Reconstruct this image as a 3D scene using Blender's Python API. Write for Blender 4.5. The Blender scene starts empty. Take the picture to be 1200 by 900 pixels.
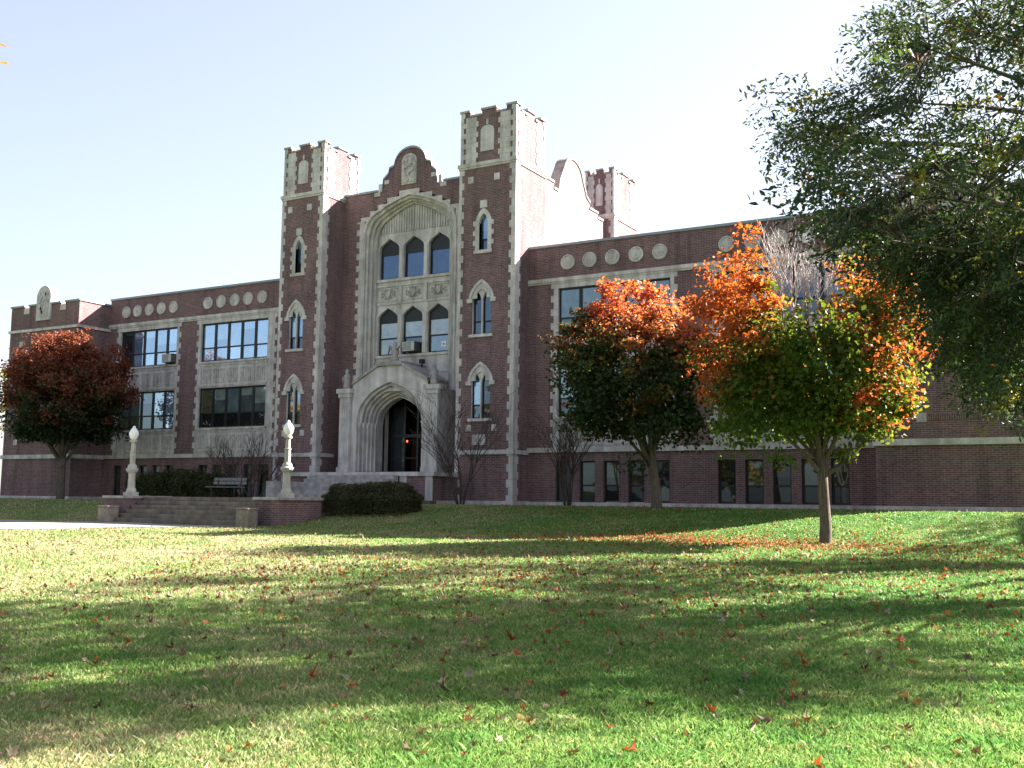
import bpy, math, random
import numpy as np
from mathutils import Vector, Matrix

rng = np.random.default_rng(7)
random.seed(7)
scene = bpy.context.scene
col = scene.collection
R_ = math.radians

# ------------------------------------------------------------------ camera frame
F_PX = 1235.73
CAM = np.array([28.8, -40.0, 0.0])
def cam_axes(yaw, pitch, roll):
    cy, sy = math.cos(yaw), math.sin(yaw)
    f = np.array([-sy*math.cos(pitch), cy*math.cos(pitch), math.sin(pitch)])
    r = np.array([cy, sy, 0.0]); u = np.cross(r, f)
    c, s = math.cos(roll), math.sin(roll)
    return c*r + s*u, -s*r + c*u, f
CR, CU, CF = cam_axes(R_(29.7723), R_(6.3584), R_(0.6705))
cam_d = bpy.data.cameras.new('camera')
cam = bpy.data.objects.new('camera', cam_d); col.objects.link(cam)
m = Matrix.Identity(4)
for i in range(3):
    m[i][0], m[i][1], m[i][2], m[i][3] = CR[i], CU[i], -CF[i], CAM[i]
cam.matrix_world = m
cam_d.sensor_width = 36; cam_d.lens = F_PX/1200*36
cam_d.clip_start = 0.1; cam_d.clip_end = 3000
scene.camera = cam
FW = np.array([-0.4966, 0.868]); RT_ = np.array([0.868, 0.4966])
def lat_dep(lat, dep):                       # ground position from sideways offset and distance ahead of the viewpoint
    lat = np.asarray(lat, float); dep = np.asarray(dep, float)
    return CAM[0]+lat*RT_[0]+dep*FW[0], CAM[1]+lat*RT_[1]+dep*FW[1]
def project(P):
    q = np.asarray(P, float)-CAM
    z = q@CF
    z = np.where(np.abs(z) < 1e-3, 1e-3, z)
    return 600+F_PX*(q@CR)/z, 450-F_PX*(q@CU)/z, z

# ------------------------------------------------------------------ light
SX, SY, SZ = 0.9, 1.0, 0.83
sun_az = math.atan2(SX, SY); sun_el = math.atan2(SZ, math.hypot(SX, SY))
w = bpy.data.worlds.new('World'); scene.world = w; w.use_nodes = True
nt = w.node_tree; bg = nt.nodes['Background']
sky = nt.nodes.new('ShaderNodeTexSky'); sky.sky_type = 'NISHITA'; sky.sun_disc = False
sky.sun_elevation = sun_el; sky.sun_rotation = sun_az
sky.air_density = 1.0; sky.dust_density = 1.6; sky.ozone_density = 1.0
# bright autumn haze: whitest towards the sun and the horizon, bluer away from it
tc = nt.nodes.new('ShaderNodeTexCoord')
dt = nt.nodes.new('ShaderNodeVectorMath'); dt.operation = 'DOT_PRODUCT'; nt.links.new(tc.outputs['Generated'], dt.inputs[0])
_l = math.sqrt(SX*SX+SY*SY+SZ*SZ); dt.inputs[1].default_value = (SX/_l, SY/_l, SZ/_l)
mr = nt.nodes.new('ShaderNodeMapRange'); nt.links.new(dt.outputs['Value'], mr.inputs[0])
mr.inputs[1].default_value = -.9; mr.inputs[2].default_value = .75; mr.inputs[3].default_value = .26; mr.inputs[4].default_value = 1.0
sp = nt.nodes.new('ShaderNodeSeparateXYZ'); nt.links.new(tc.outputs['Generated'], sp.inputs[0])
mz = nt.nodes.new('ShaderNodeMapRange'); nt.links.new(sp.outputs[2], mz.inputs[0])
mz.inputs[1].default_value = 0; mz.inputs[2].default_value = .75; mz.inputs[3].default_value = 1.0; mz.inputs[4].default_value = .45
mm = nt.nodes.new('ShaderNodeMath'); mm.operation = 'MULTIPLY'; nt.links.new(mr.outputs[0], mm.inputs[0]); nt.links.new(mz.outputs[0], mm.inputs[1])
hz = nt.nodes.new('ShaderNodeVectorMath'); hz.operation = 'SCALE'; hz.inputs[0].default_value = (6.0, 6.0, 6.3); nt.links.new(mm.outputs[0], hz.inputs['Scale'])
sk = nt.nodes.new('ShaderNodeVectorMath'); sk.operation = 'SCALE'; sk.inputs['Scale'].default_value = 1.1; nt.links.new(sky.outputs[0], sk.inputs[0])
ad = nt.nodes.new('ShaderNodeVectorMath'); ad.operation = 'ADD'; nt.links.new(sk.outputs[0], ad.inputs[0]); nt.links.new(hz.outputs[0], ad.inputs[1])
nt.links.new(ad.outputs[0], bg.inputs[0]); bg.inputs[1].default_value = 0.15
sl = bpy.data.lights.new('sun', 'SUN'); sl.energy = 34.0; sl.angle = R_(0.53); sl.color = (1.0, 0.95, 0.87)
so = bpy.data.objects.new('sun', sl); col.objects.link(so)
so.rotation_euler = Vector((SX, SY, SZ)).to_track_quat('Z', 'Y').to_euler()
scene.view_settings.view_transform = 'Standard'; scene.view_settings.look = 'None'
scene.view_settings.exposure = 0; scene.view_settings.gamma = 1
scene.render.engine = 'CYCLES'
scene.cycles.max_bounces = 6; scene.cycles.diffuse_bounces = 3; scene.cycles.glossy_bounces = 3
scene.cycles.transmission_bounces = 4; scene.cycles.use_denoising = True

# ------------------------------------------------------------------ materials
class N:
    def __init__(s, name):
        s.m = bpy.data.materials.new(name); s.m.use_nodes = True
        s.t = s.m.node_tree; s.n = s.t.nodes; s.b = s.n['Principled BSDF']; s.out = s.n['Material Output']
    def new(s, t, **k):
        x = s.n.new(t)
        for a, v in k.items(): setattr(x, a, v)
        return x
    def link(s, a, b): s.t.links.new(a, b)
    def noise(s, scale, detail=4, vec=None, rough=.55):
        x = s.new('ShaderNodeTexNoise'); x.inputs['Scale'].default_value = scale
        x.inputs['Detail'].default_value = detail; x.inputs['Roughness'].default_value = rough
        if vec is not None: s.link(vec, x.inputs['Vector'])
        return x.outputs['Fac']
    def pos(s): return s.new('ShaderNodeNewGeometry').outputs['Position']
    def ramp(s, fac, stops):
        x = s.new('ShaderNodeValToRGB'); e = x.color_ramp.elements
        while len(e) < len(stops): e.new(.5)
        for i, (p, c) in enumerate(stops):
            e[i].position = p; e[i].color = (*c, 1) if len(c) == 3 else c
        s.link(fac, x.inputs[0]); return x.outputs[0]
    def mix(s, a, b, fac=.5, mode='MIX'):
        x = s.new('ShaderNodeMix', data_type='RGBA', blend_type=mode)
        for sock, v in ((x.inputs[0], fac), (x.inputs[6], a), (x.inputs[7], b)):
            if hasattr(v, 'links'): s.link(v, sock)
            else: sock.default_value = v if not isinstance(v, tuple) else (*v, 1)
        return x.outputs[2]
    def math(s, op, a, b=None):
        x = s.new('ShaderNodeMath', operation=op)
        for i, v in enumerate((a, b)):
            if v is None: continue
            if hasattr(v, 'links'): s.link(v, x.inputs[i])
            else: x.inputs[i].default_value = v
        return x.outputs[0]
    def bump(s, h, strength, dist=.01):
        x = s.new('ShaderNodeBump'); x.inputs['Strength'].default_value = strength; x.inputs['Distance'].default_value = dist
        s.link(h, x.inputs['Height']); s.link(x.outputs[0], s.b.inputs['Normal'])
    def base(s, c, rough=.8, spec=.3):
        if hasattr(c, 'links'): s.link(c, s.b.inputs['Base Color'])
        else: s.b.inputs['Base Color'].default_value = (*c, 1)
        s.b.inputs['Roughness'].default_value = rough; s.b.inputs['Specular IOR Level'].default_value = spec
        return s.m

def m_brick(name, c1, c2, mortar, soldier=False):
    n = N(name); p = n.pos()
    sx = n.new('ShaderNodeSeparateXYZ'); n.link(p, sx.inputs[0])
    u = n.math('ADD', sx.outputs[0], sx.outputs[1])
    cx = n.new('ShaderNodeCombineXYZ')
    n.link(u, cx.inputs[1 if soldier else 0]); n.link(sx.outputs[2], cx.inputs[0 if soldier else 1])
    b = n.new('ShaderNodeTexBrick'); n.link(cx.outputs[0], b.inputs['Vector'])
    b.inputs['Scale'].default_value = 1; b.inputs['Brick Width'].default_value = .23; b.inputs['Row Height'].default_value = .073
    b.inputs['Mortar Size'].default_value = .008; b.inputs['Mortar Smooth'].default_value = .2; b.inputs['Bias'].default_value = -.1
    b.inputs['Color1'].default_value = (*c1, 1); b.inputs['Color2'].default_value = (*c2, 1); b.inputs['Mortar'].default_value = (*mortar, 1)
    big = n.ramp(n.noise(.45, 5, p), [(.3, (.78, .78, .8)), (.7, (1.15, 1.1, 1.08))])
    st = n.new('ShaderNodeMapping'); st.inputs['Scale'].default_value = (1.6, 1.6, .12); n.link(p, st.inputs[0])
    streak = n.ramp(n.noise(1.4, 6, st.outputs[0], .65), [(.33, (.6, .6, .63)), (.5, (.98, .98, .98)), (.7, (1.14, 1.12, 1.1))])
    fine = n.ramp(n.noise(9, 3, p), [(.3, (.82, .82, .82)), (.7, (1.16, 1.16, 1.16))])
    c = n.mix(b.outputs['Color'], big, 1.0, 'MULTIPLY'); c = n.mix(c, streak, .8, 'MULTIPLY'); c = n.mix(c, fine, 1.0, 'MULTIPLY')
    n.bump(b.outputs['Fac'], .4, -.008)
    return n.base(c, .9, .2)

def m_stone(name, c, var=.25, scale=2.0, streak=True):
    n = N(name); p = n.pos()
    f = n.noise(scale, 6, p)
    lo = tuple(v*(1-var) for v in c); hi = tuple(min(1, v*(1+var*.6)) for v in c)
    k = n.ramp(f, [(.3, lo), (.7, hi)])
    if streak:
        st = n.new('ShaderNodeMapping'); st.inputs['Scale'].default_value = (2.2, 2.2, .25); n.link(p, st.inputs[0])
        k = n.mix(k, n.ramp(n.noise(1.5, 5, st.outputs[0]), [(.38, (.62, .61, .6)), (.6, (1, 1, 1))]), .75, 'MULTIPLY')
    k = n.mix(k, n.ramp(n.noise(26, 3, p), [(.3, (.86, .86, .86)), (.7, (1.06, 1.06, 1.06))]), 1.0, 'MULTIPLY')
    n.bump(n.noise(18, 5, p), .25, .02)
    return n.base(k, .85, .25)

M = {}
M['brick'] = m_brick('brick_red', (.205, .110, .114), (.132, .074, .080), (.27, .24, .24))
M['brick_sunlit'] = m_brick('brick_red_sunlit', (.30, .205, .195), (.22, .15, .145), (.34, .3, .29))  # lightened brick: strong sunlight on the gabled side walls put into the colour
M['soldier'] = m_brick('brick_soldier_course', (.165, .09, .085), (.105, .06, .06), (.25, .22, .21), True)
M['stone'] = m_stone('limestone_trim', (.63, .58, .57))
M['stone_carved'] = m_stone('limestone_carved', (.56, .515, .505), .35, 5)
M['stone_dark'] = m_stone('limestone_weathered', (.42, .385, .375), .3, 3)
M['concrete'] = m_stone('concrete', (.52, .49, .44), .25, 1.5)
M['step'] = m_stone('step_concrete', (.20, .168, .138), .35, 2.5)
M['post'] = m_stone('post_concrete', (.30, .25, .205), .3, 4)
M['walk'] = m_stone('pavement_concrete', (.27, .255, .235), .15, .8, False)
def plain(name, c, rough=.6, spec=.4, metal=0, var=.15, sc=6):
    n = N(name); p = n.pos()
    k = n.ramp(n.noise(sc, 4, p), [(.3, tuple(v*(1-var) for v in c)), (.7, tuple(min(1, v*(1+var)) for v in c))])
    n.b.inputs['Metallic'].default_value = metal
    return n.base(k, rough, spec)
M['frame'] = plain('window_frame_dark', (.012, .013, .016), .45)
M['coping'] = plain('coping_blue_grey', (.24, .26, .30), .5, .5)
M['roofing'] = plain('roofing', (.12, .12, .12), .9)
M['metal'] = plain('dark_metal', (.03, .03, .032), .4, .5, .6)
M['ac'] = plain('ac_case', (.55, .54, .5), .5)
M['ac_dark'] = plain('ac_side', (.10, .10, .10), .6)
M['wood'] = plain('weathered_wood', (.17, .165, .16), .8, .2, 0, .35, 14)
M['paper'] = plain('white_paper', (.8, .8, .78), .8, .2, 0, .03)
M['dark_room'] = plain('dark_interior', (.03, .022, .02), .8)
M['door_wood'] = plain('entrance_wood', (.16, .06, .03), .5)
n = N('globe_glass'); n.b.inputs['Subsurface Weight'].default_value = .3; M['globe'] = n.base(n.ramp(n.noise(3, 2, n.pos()), [(0, (.82, .82, .8)), (1, (.9, .9, .88))]), .25, .5)
n = N('lamp_glow'); e = n.new('ShaderNodeEmission'); e.inputs[0].default_value = (1, .1, .03, 1); e.inputs[1].default_value = 6
n.link(e.outputs[0], n.out.inputs[0]); M['glow'] = n.m

def m_pane():
    n = N('window_pane')
    a = n.new('ShaderNodeAttribute', attribute_name='Col')
    p = n.pos()
    c = n.mix(a.outputs['Color'], n.ramp(n.noise(2.2, 3, p), [(.3, (.65, .65, .65)), (.7, (1.2, 1.2, 1.2))]), 1.0, 'MULTIPLY')
    n.base(c, .35, .08)
    g = n.new('ShaderNodeBsdfGlossy'); g.inputs['Roughness'].default_value = .015; g.inputs[0].default_value = (.62, .78, 1, 1)
    bm = n.new('ShaderNodeBump'); bm.inputs['Strength'].default_value = .06; bm.inputs['Distance'].default_value = .02
    n.link(n.noise(1.1, 2, p), bm.inputs['Height']); n.link(bm.outputs[0], g.inputs['Normal'])
    mx = n.new('ShaderNodeMixShader'); n.link(a.outputs['Alpha'], mx.inputs[0]); n.link(n.b.outputs[0], mx.inputs[1]); n.link(g.outputs[0], mx.inputs[2])
    n.link(mx.outputs[0], n.out.inputs[0])
    return n.m
M['pane'] = m_pane()

def m_leaf(name, trans=.45, rough=.45):
    n = N(name)
    a = n.new('ShaderNodeAttribute', attribute_name='Col')
    n.base(a.outputs['Color'], rough, .25)
    t = n.new('ShaderNodeBsdfTranslucent')
    n.link(n.mix(a.outputs['Color'], (1.5, 1.35, .6), 1.0, 'MULTIPLY'), t.inputs[0])
    mx = n.new('ShaderNodeMixShader'); mx.inputs[0].default_value = trans
    n.link(n.b.outputs[0], mx.inputs[1]); n.link(t.outputs[0], mx.inputs[2]); n.link(mx.outputs[0], n.out.inputs[0])
    return n.m
M['leaf'] = m_leaf('leaf')
M['leaf_dry'] = m_leaf('leaf_fallen', .2, .7)
def m_bark(name, c):
    n = N(name); p = n.pos()
    st = n.new('ShaderNodeMapping'); st.inputs['Scale'].default_value = (9, 9, 1.6); n.link(p, st.inputs[0])
    f = n.noise(2.4, 6, st.outputs[0])
    n.bump(f, .7, .03)
    return n.base(n.ramp(f, [(.3, tuple(v*.5 for v in c)), (.7, tuple(v*1.35 for v in c))]), .95, .1)
M['bark'] = m_bark('bark', (.13, .105, .085))
M['bark_pale'] = m_bark('bark_pale', (.42, .37, .36))
M['twig'] = m_bark('twig', (.085, .065, .055))

def turf_colour(n, p, lo, mid, dry):
    sx = n.new('ShaderNodeSeparateXYZ'); n.link(p, sx.inputs[0])
    a = n.noise(.35, 5, p, .6); b = n.noise(2.1, 4, p, .6)
    f = n.math('ADD', n.math('MULTIPLY', a, .62), n.math('MULTIPLY', b, .5))
    # the side of the lawn towards the path is the drier one
    d = n.math('MULTIPLY', n.math('SUBTRACT', n.math('ADD', n.math('MULTIPLY', sx.outputs[0], -.87), n.math('MULTIPLY', sx.outputs[1], -.5)), -5.5), .022)
    d = n.math('MINIMUM', n.math('MAXIMUM', d, -.1), .1)
    f = n.math('ADD', f, d)
    return n.ramp(f, [(.36, lo), (.52, mid), (.69, tuple((x+y)/2 for x, y in zip(mid, dry))), (.84, dry)])
n = N('turf_ground'); p = n.pos()
n.bump(n.noise(30, 4, p), .8, .03)
M['turf'] = n.base(n.mix(turf_colour(n, p, (.05, .12, .02), (.075, .15, .028), (.21, .19, .08)), n.ramp(n.noise(40, 3, p), [(.3, (.6, .6, .6)), (.7, (1.2, 1.2, 1.2))]), 1.0, 'MULTIPLY'), .95, .1)
n = N('grass_blade'); p = n.pos(); a = n.new('ShaderNodeAttribute', attribute_name='Col')
c = n.mix(turf_colour(n, p, (.095, .24, .05), (.185, .315, .075), (.47, .42, .25)), a.outputs['Color'], 1.0, 'MULTIPLY')
n.base(c, .5, .25)
t = n.new('ShaderNodeBsdfTranslucent'); n.link(c, t.inputs[0])
mx = n.new('ShaderNodeMixShader'); mx.inputs[0].default_value = .4
n.link(n.b.outputs[0], mx.inputs[1]); n.link(t.outputs[0], mx.inputs[2]); n.link(mx.outputs[0], n.out.inputs[0])
M['grass'] = n.m
n = N('soil'); M['soil'] = n.base(n.ramp(n.noise(5, 5, n.pos()), [(.3, (.05, .04, .03)), (.7, (.12, .09, .06))]), .95, .1)

# ------------------------------------------------------------------ mesh helpers
def set_col(me, cols):
    ca = me.color_attributes.new('Col', 'FLOAT_COLOR', 'POINT')
    ca.data.foreach_set('color', np.asarray(cols, np.float32).ravel())
def link_mesh(name, me, mat, parent=None):
    o = bpy.data.objects.new(name, me); col.objects.link(o)
    if mat is not None: me.materials.append(mat)
    if parent is not None: o.parent = parent
    return o
class MB:
    def __init__(s): s.v = []; s.f = []; s.c = []
    def face(s, pts, c=None):
        i = len(s.v); s.v += [tuple(p) for p in pts]; s.f.append(tuple(range(i, i+len(pts))))
        s.c += [c or (1, 1, 1, 1)]*len(pts)
    def box(s, x0, x1, y0, y1, z0, z1):
        i = len(s.v)
        s.v += [(x0,y0,z0),(x1,y0,z0),(x1,y1,z0),(x0,y1,z0),(x0,y0,z1),(x1,y0,z1),(x1,y1,z1),(x0,y1,z1)]
        s.c += [(1,1,1,1)]*8
        s.f += [tuple(i+k for k in q) for q in ((0,3,2,1),(4,5,6,7),(0,1,5,4),(1,2,6,5),(2,3,7,6),(3,0,4,7))]
        return s
    def prism(s, poly, y0, y1):               # poly in (x, z), extruded in y
        i = len(s.v); k = len(poly)
        s.v += [(x, y0, z) for x, z in poly]+[(x, y1, z) for x, z in poly]; s.c += [(1,1,1,1)]*2*k
        s.f.append(tuple(range(i, i+k))); s.f.append(tuple(range(i+2*k-1, i+k-1, -1)))
        for a in range(k):
            b = (a+1) % k; s.f.append((i+a, i+k+a, i+k+b, i+b))
        return s
    def prism_x(s, poly, x0, x1):             # poly in (y, z), extruded in x
        i = len(s.v); k = len(poly)
        s.v += [(x0, y, z) for y, z in poly]+[(x1, y, z) for y, z in poly]; s.c += [(1,1,1,1)]*2*k
        s.f.append(tuple(range(i, i+k))); s.f.append(tuple(range(i+2*k-1, i+k-1, -1)))
        for a in range(k):
            b = (a+1) % k; s.f.append((i+a, i+k+a, i+k+b, i+b))
        return s
    def lathe(s, cx, cy, prof, seg=16):       # prof: (radius, z)
        i = len(s.v); k = len(prof)
        for r, z in prof:
            for a in range(seg):
                t = 2*math.pi*a/seg; s.v.append((cx+r*math.cos(t), cy+r*math.sin(t), z)); s.c.append((1,1,1,1))
        for a in range(k-1):
            for b in range(seg):
                c = (b+1) % seg; s.f.append((i+a*seg+b, i+a*seg+c, i+(a+1)*seg+c, i+(a+1)*seg+b))
        s.f.append(tuple(i+b for b in range(seg-1, -1, -1))); s.f.append(tuple(i+(k-1)*seg+b for b in range(seg)))
        return s
    def tube(s, pts, rad, seg=6):
        pts = [Vector(p) for p in pts]; i = len(s.v); k = len(pts)
        for a, p in enumerate(pts):
            d = (pts[min(a+1, k-1)]-pts[max(a-1, 0)]).normalized()
            x = d.orthogonal().normalized() if abs(d.z) < .95 else Vector((1, 0, 0))
            x = (x-d*x.dot(d)).normalized(); y = d.cross(x)
            r = rad[a] if hasattr(rad, '__len__') else rad
            for b in range(seg):
                t = 2*math.pi*b/seg; s.v.append(tuple(p+x*(r*math.cos(t))+y*(r*math.sin(t)))); s.c.append((1,1,1,1))
        for a in range(k-1):
            for b in range(seg):
                c = (b+1) % seg; s.f.append((i+a*seg+b, i+a*seg+c, i+(a+1)*seg+c, i+(a+1)*seg+b))
        s.f.append(tuple(i+b for b in range(seg-1, -1, -1))); s.f.append(tuple(i+(k-1)*seg+b for b in range(seg)))
        return s
    def sheet(s, x0, x1, z0, z1, y, holes=(), depth=.25):   # wall face towards -Y with openings and their reveals
        xs = sorted({x0, x1, *[min(max(h[k], x0), x1) for h in holes for k in (0, 1)]})
        zs = sorted({z0, z1, *[min(max(h[k], z0), z1) for h in holes for k in (2, 3)]})
        for a, b in zip(xs, xs[1:]):
            for c, d in zip(zs, zs[1:]):
                mx_, mz_ = (a+b)/2, (c+d)/2
                if any(h[0] < mx_ < h[1] and h[2] < mz_ < h[3] for h in holes): continue
                s.face([(a,y,c),(b,y,c),(b,y,d),(a,y,d)])
        for h in holes:
            a, b, c, d = h[:4]; e = y+depth
            s.face([(a,y,c),(a,y,d),(a,e,d),(a,e,c)]); s.face([(b,y,d),(b,y,c),(b,e,c),(b,e,d)])
            s.face([(a,y,d),(b,y,d),(b,e,d),(a,e,d)]); s.face([(b,y,c),(a,y,c),(a,e,c),(b,e,c)])
        return s
    def arch_plate(s, x0, x1, z0, z1, y, curve, zb, depth, top=None):
        # plate facing -Y with an arched hole: curve = [(x, z)...] left to right, jambs down to zb; top(x) overrides z1
        T = top or (lambda x: z1)
        xl, xr = curve[0][0], curve[-1][0]; e = y+depth
        def strip(a, b, n=6):
            for k in range(n):
                p, q = a+(b-a)*k/n, a+(b-a)*(k+1)/n
                s.face([(p,y,z0),(q,y,z0),(q,y,T(q)),(p,y,T(p))])
        if xl > x0: strip(x0, xl)
        if x1 > xr: strip(xr, x1)
        for (a, za), (b, zc) in zip(curve, curve[1:]):
            if b-a > 1e-6: s.face([(a,y,za),(b,y,zc),(b,y,T(b)),(a,y,T(a))])
            s.face([(b,y,zc),(a,y,za),(a,e,za),(b,e,zc)])
        for x, zt in (curve[0], curve[-1]):
            s.face([(x,y,zb),(x,y,zt),(x,e,zt),(x,e,zb)])
        if zb > z0: s.face([(xl,y,z0),(xr,y,z0),(xr,y,zb),(xl,y,zb)]); s.face([(xl,y,zb),(xr,y,zb),(xr,e,zb),(xl,e,zb)])
        return s
    def ring(s, outer, inner, y, depth, zb):     # band between two matching arches, front at y, soffit to y+depth
        e = y+depth
        for (a, b), (c, d) in zip(zip(outer, outer[1:]), zip(inner, inner[1:])):
            s.face([(a[0],y,a[1]),(c[0],y,c[1]),(d[0],y,d[1]),(b[0],y,b[1])])
            s.face([(d[0],y,d[1]),(c[0],y,c[1]),(c[0],e,c[1]),(d[0],e,d[1])])
        for o, q in ((outer[0], inner[0]), (outer[-1], inner[-1])):
            s.face([(o[0],y,zb),(q[0],y,zb),(q[0],y,q[1]),(o[0],y,o[1])])
            s.face([(q[0],y,zb),(q[0],e,zb),(q[0],e,q[1]),(q[0],y,q[1])])
        return s
    def build(s, name, mat, parent=None, smooth=False, cols=False, bevel=0):
        me = bpy.data.meshes.new(name); me.from_pydata(s.v, [], s.f); me.update()
        if cols: set_col(me, s.c)
        if smooth: me.polygons.foreach_set('use_smooth', np.ones(len(me.polygons), bool))
        o = link_mesh(name, me, mat, parent)
        if bevel:
            b = o.modifiers.new('bevel', 'BEVEL'); b.width = bevel; b.segments = 2; b.limit_method = 'ANGLE'
        return o
def thing(name, label, cat, loc=(0, 0, 0), rz=0, group=None):
    o = bpy.data.objects.new(name, None); col.objects.link(o); o.location = loc; o.rotation_euler.z = rz
    o['label'] = label; o['category'] = cat
    if group: o['group'] = group
    return o
def tag(o, label, cat, group=None):
    o['label'] = label; o['category'] = cat
    if group: o['group'] = group
    return o
def tudor(xc, hw, zs, rise, n=9):
    us = [1, .97, .9, .78, .6, .4, .2, 0]; fs = [0, .22, .42, .58, .74, .86, .94, 1]
    L = [(xc-hw*u, zs+rise*f) for u, f in zip(us, fs)]
    return L+[(2*xc-x, z) for x, z in L[-2::-1]]
def gothic(xc, hw, zs, rise, n=8):
    us = [math.sin(math.pi/2*(1-k/n)) for k in range(n+1)]
    L = [(xc-hw*u, zs+rise*(.62*math.sqrt(max(0, 1-u*u))+.38*(1-u))) for u in us]
    return L+[(2*xc-x, z) for x, z in L[-2::-1]]

def pointed(xc, hw, zs, rise):
    us = [1, .97, .9, .75, .5, .25, 0]; fs = [0, .16, .3, .45, .64, .82, 1]
    L = [(xc-hw*u, zs+rise*f) for u, f in zip(us, fs)]
    return L+[(2*xc-x, z) for x, z in L[-2::-1]]

# ------------------------------------------------------------------ terrain
def G(x, y):
    x = np.asarray(x, float); y = np.asarray(y, float)
    t = np.clip((-6.5-y)/8, 0, 1); s = t*t*(3-2*t)
    u = np.clip((-14.5-y)/26, 0, 1)
    z = -.18-.80*s-.62*u*(1-.25*(1-u))
    return z+.018*np.sin(x*.9+.4*y)*np.sin(y*.7+1.3)*np.clip((-3-y)/6, 0, 1)
def build_ground():
    xs = np.unique(np.concatenate([np.linspace(-900, -60, 12), np.arange(-60, 80, .7), np.linspace(80, 900, 12)]))
    ys = np.unique(np.concatenate([np.linspace(-900, -60, 12), np.arange(-60, 2, .5), np.linspace(2, 900, 14)]))
    X, Y = np.meshgrid(xs, ys); Z = G(X, Y)
    V = np.stack([X.ravel(), Y.ravel(), Z.ravel()], 1); nx = len(xs)
    I = np.arange(len(ys)*nx).reshape(len(ys), nx)
    Fq = np.stack([I[:-1, :-1].ravel(), I[:-1, 1:].ravel(), I[1:, 1:].ravel(), I[1:, :-1].ravel()], 1)
    me = bpy.data.meshes.new('lawn'); me.from_pydata(V.tolist(), [], Fq.tolist()); me.update()
    me.polygons.foreach_set('use_smooth', np.ones(len(me.polygons), bool))
    o = link_mesh('lawn', me, M['turf']); o['kind'] = 'structure'
build_ground()

# path leaving the foot of the steps
pn = [(3.35, -13.35), (1.0, -16.2), (-1.5, -19.0), (-5, -22.6), (-9.5, -26.5), (-18, -33)]
pf = [(-2.9, -13.35), (-6.2, -13.6), (-9.8, -14.2), (-14.5, -16.2), (-19.5, -19.6), (-30, -27)]
def interp(pl, n):
    P = np.array(pl); d = np.r_[0, np.cumsum(np.hypot(*np.diff(P, axis=0).T))]; t = np.linspace(0, d[-1], n)
    return np.stack([np.interp(t, d, P[:, 0]), np.interp(t, d, P[:, 1])], 1)
A_, B_ = interp(pn, 40), interp(pf, 40)
mb = MB(); rows = []
for k in range(40):
    rows.append([tuple(A_[k]*(1-t)+B_[k]*t) for t in np.linspace(0, 1, 12)])
for r0, r1 in zip(rows, rows[1:]):
    for j in range(11):
        q = [r0[j], r0[j+1], r1[j+1], r1[j]]
        mb.face([(x, y, float(G(x, y))+.035) for x, y in q])
for r0, r1 in zip(rows, rows[1:]):
    for j in (0, 11):
        a, b = r0[j], r1[j]
        mb.face([(*a, float(G(*a))+.035), (*b, float(G(*b))+.035), (*b, float(G(*b))-.1), (*a, float(G(*a))-.1)])
o = mb.build('path', M['walk']); o['kind'] = 'structure'
PATH_POLY = np.array([*map(tuple, A_), *map(tuple, B_[::-1])])
def in_poly(px, py, poly):
    c = np.zeros(px.shape, bool); j = len(poly)-1
    for i in range(len(poly)):
        xi, yi = poly[i]; xj, yj = poly[j]
        c ^= ((yi > py) != (yj > py)) & (px < (xj-xi)*(py-yi)/((yj-yi) if yj != yi else 1e-9)+xi); j = i
    return c

# ------------------------------------------------------------------ school building
B = thing('school_building', 'long red brick school with pale stone trim, two crenellated entrance towers and low flat wings', 'building')
BH = 11.05                                   # wing parapet
def window(x0, x1, z0, z1, y, rail=.36, cu=(.3, .4, .5, .5), cl=None, fr=.065, head=0):
    mb = MB(); d = .07; g = .003
    x0 += g; x1 -= g; z0 += g; z1 -= g
    mb.box(x0, x0+fr, y, y+d, z0, z1); mb.box(x1-fr, x1, y, y+d, z0, z1)
    mb.box(x0+fr, x1-fr, y, y+d, z0, z0+fr); mb.box(x0+fr, x1-fr, y, y+d, z1-fr-head, z1)
    if rail:
        zr = z0+(z1-head-z0)*rail; mb.box(x0+fr, x1-fr, y+.004, y+d, zr-.035, zr+.035)
    o = mb.build('window', M['frame'], B)
    p = MB(); yp = y+.045
    if rail:
        p.face([(x0+fr, yp, z0+fr), (x1-fr, yp, z0+fr), (x1-fr, yp, zr), (x0+fr, yp, zr)], cl or cu)
        zb_ = zr
        if not head and z1-z0 > 1.5 and random.random() < .5:
            zb_ = zr+(z1-fr-zr)*random.choice((.35, .55, .7)); k = random.uniform(.75, 1.1)
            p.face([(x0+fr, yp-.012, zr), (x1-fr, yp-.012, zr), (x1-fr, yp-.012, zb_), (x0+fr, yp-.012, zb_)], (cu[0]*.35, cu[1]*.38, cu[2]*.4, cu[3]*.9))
        p.face([(x0+fr, yp-.012, zb_), (x1-fr, yp-.012, zb_), (x1-fr, yp-.012, z1-fr-head), (x0+fr, yp-.012, z1-fr-head)], cu)
    else:
        p.face([(x0+fr, yp, z0+fr), (x1-fr, yp, z0+fr), (x1-fr, yp, z1-fr-head), (x0+fr, yp, z1-fr-head)], cu)
    p.build('pane', M['pane'], o, cols=True)
    return o
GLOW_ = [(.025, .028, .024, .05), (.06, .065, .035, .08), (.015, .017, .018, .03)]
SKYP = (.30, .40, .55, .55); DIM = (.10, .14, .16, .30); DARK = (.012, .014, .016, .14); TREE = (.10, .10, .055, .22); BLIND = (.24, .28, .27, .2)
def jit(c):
    k = random.uniform(.8, 1.15); return (c[0]*k, c[1]*k, c[2]*k, min(.8, c[3]*random.uniform(.85, 1.15)))

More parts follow.
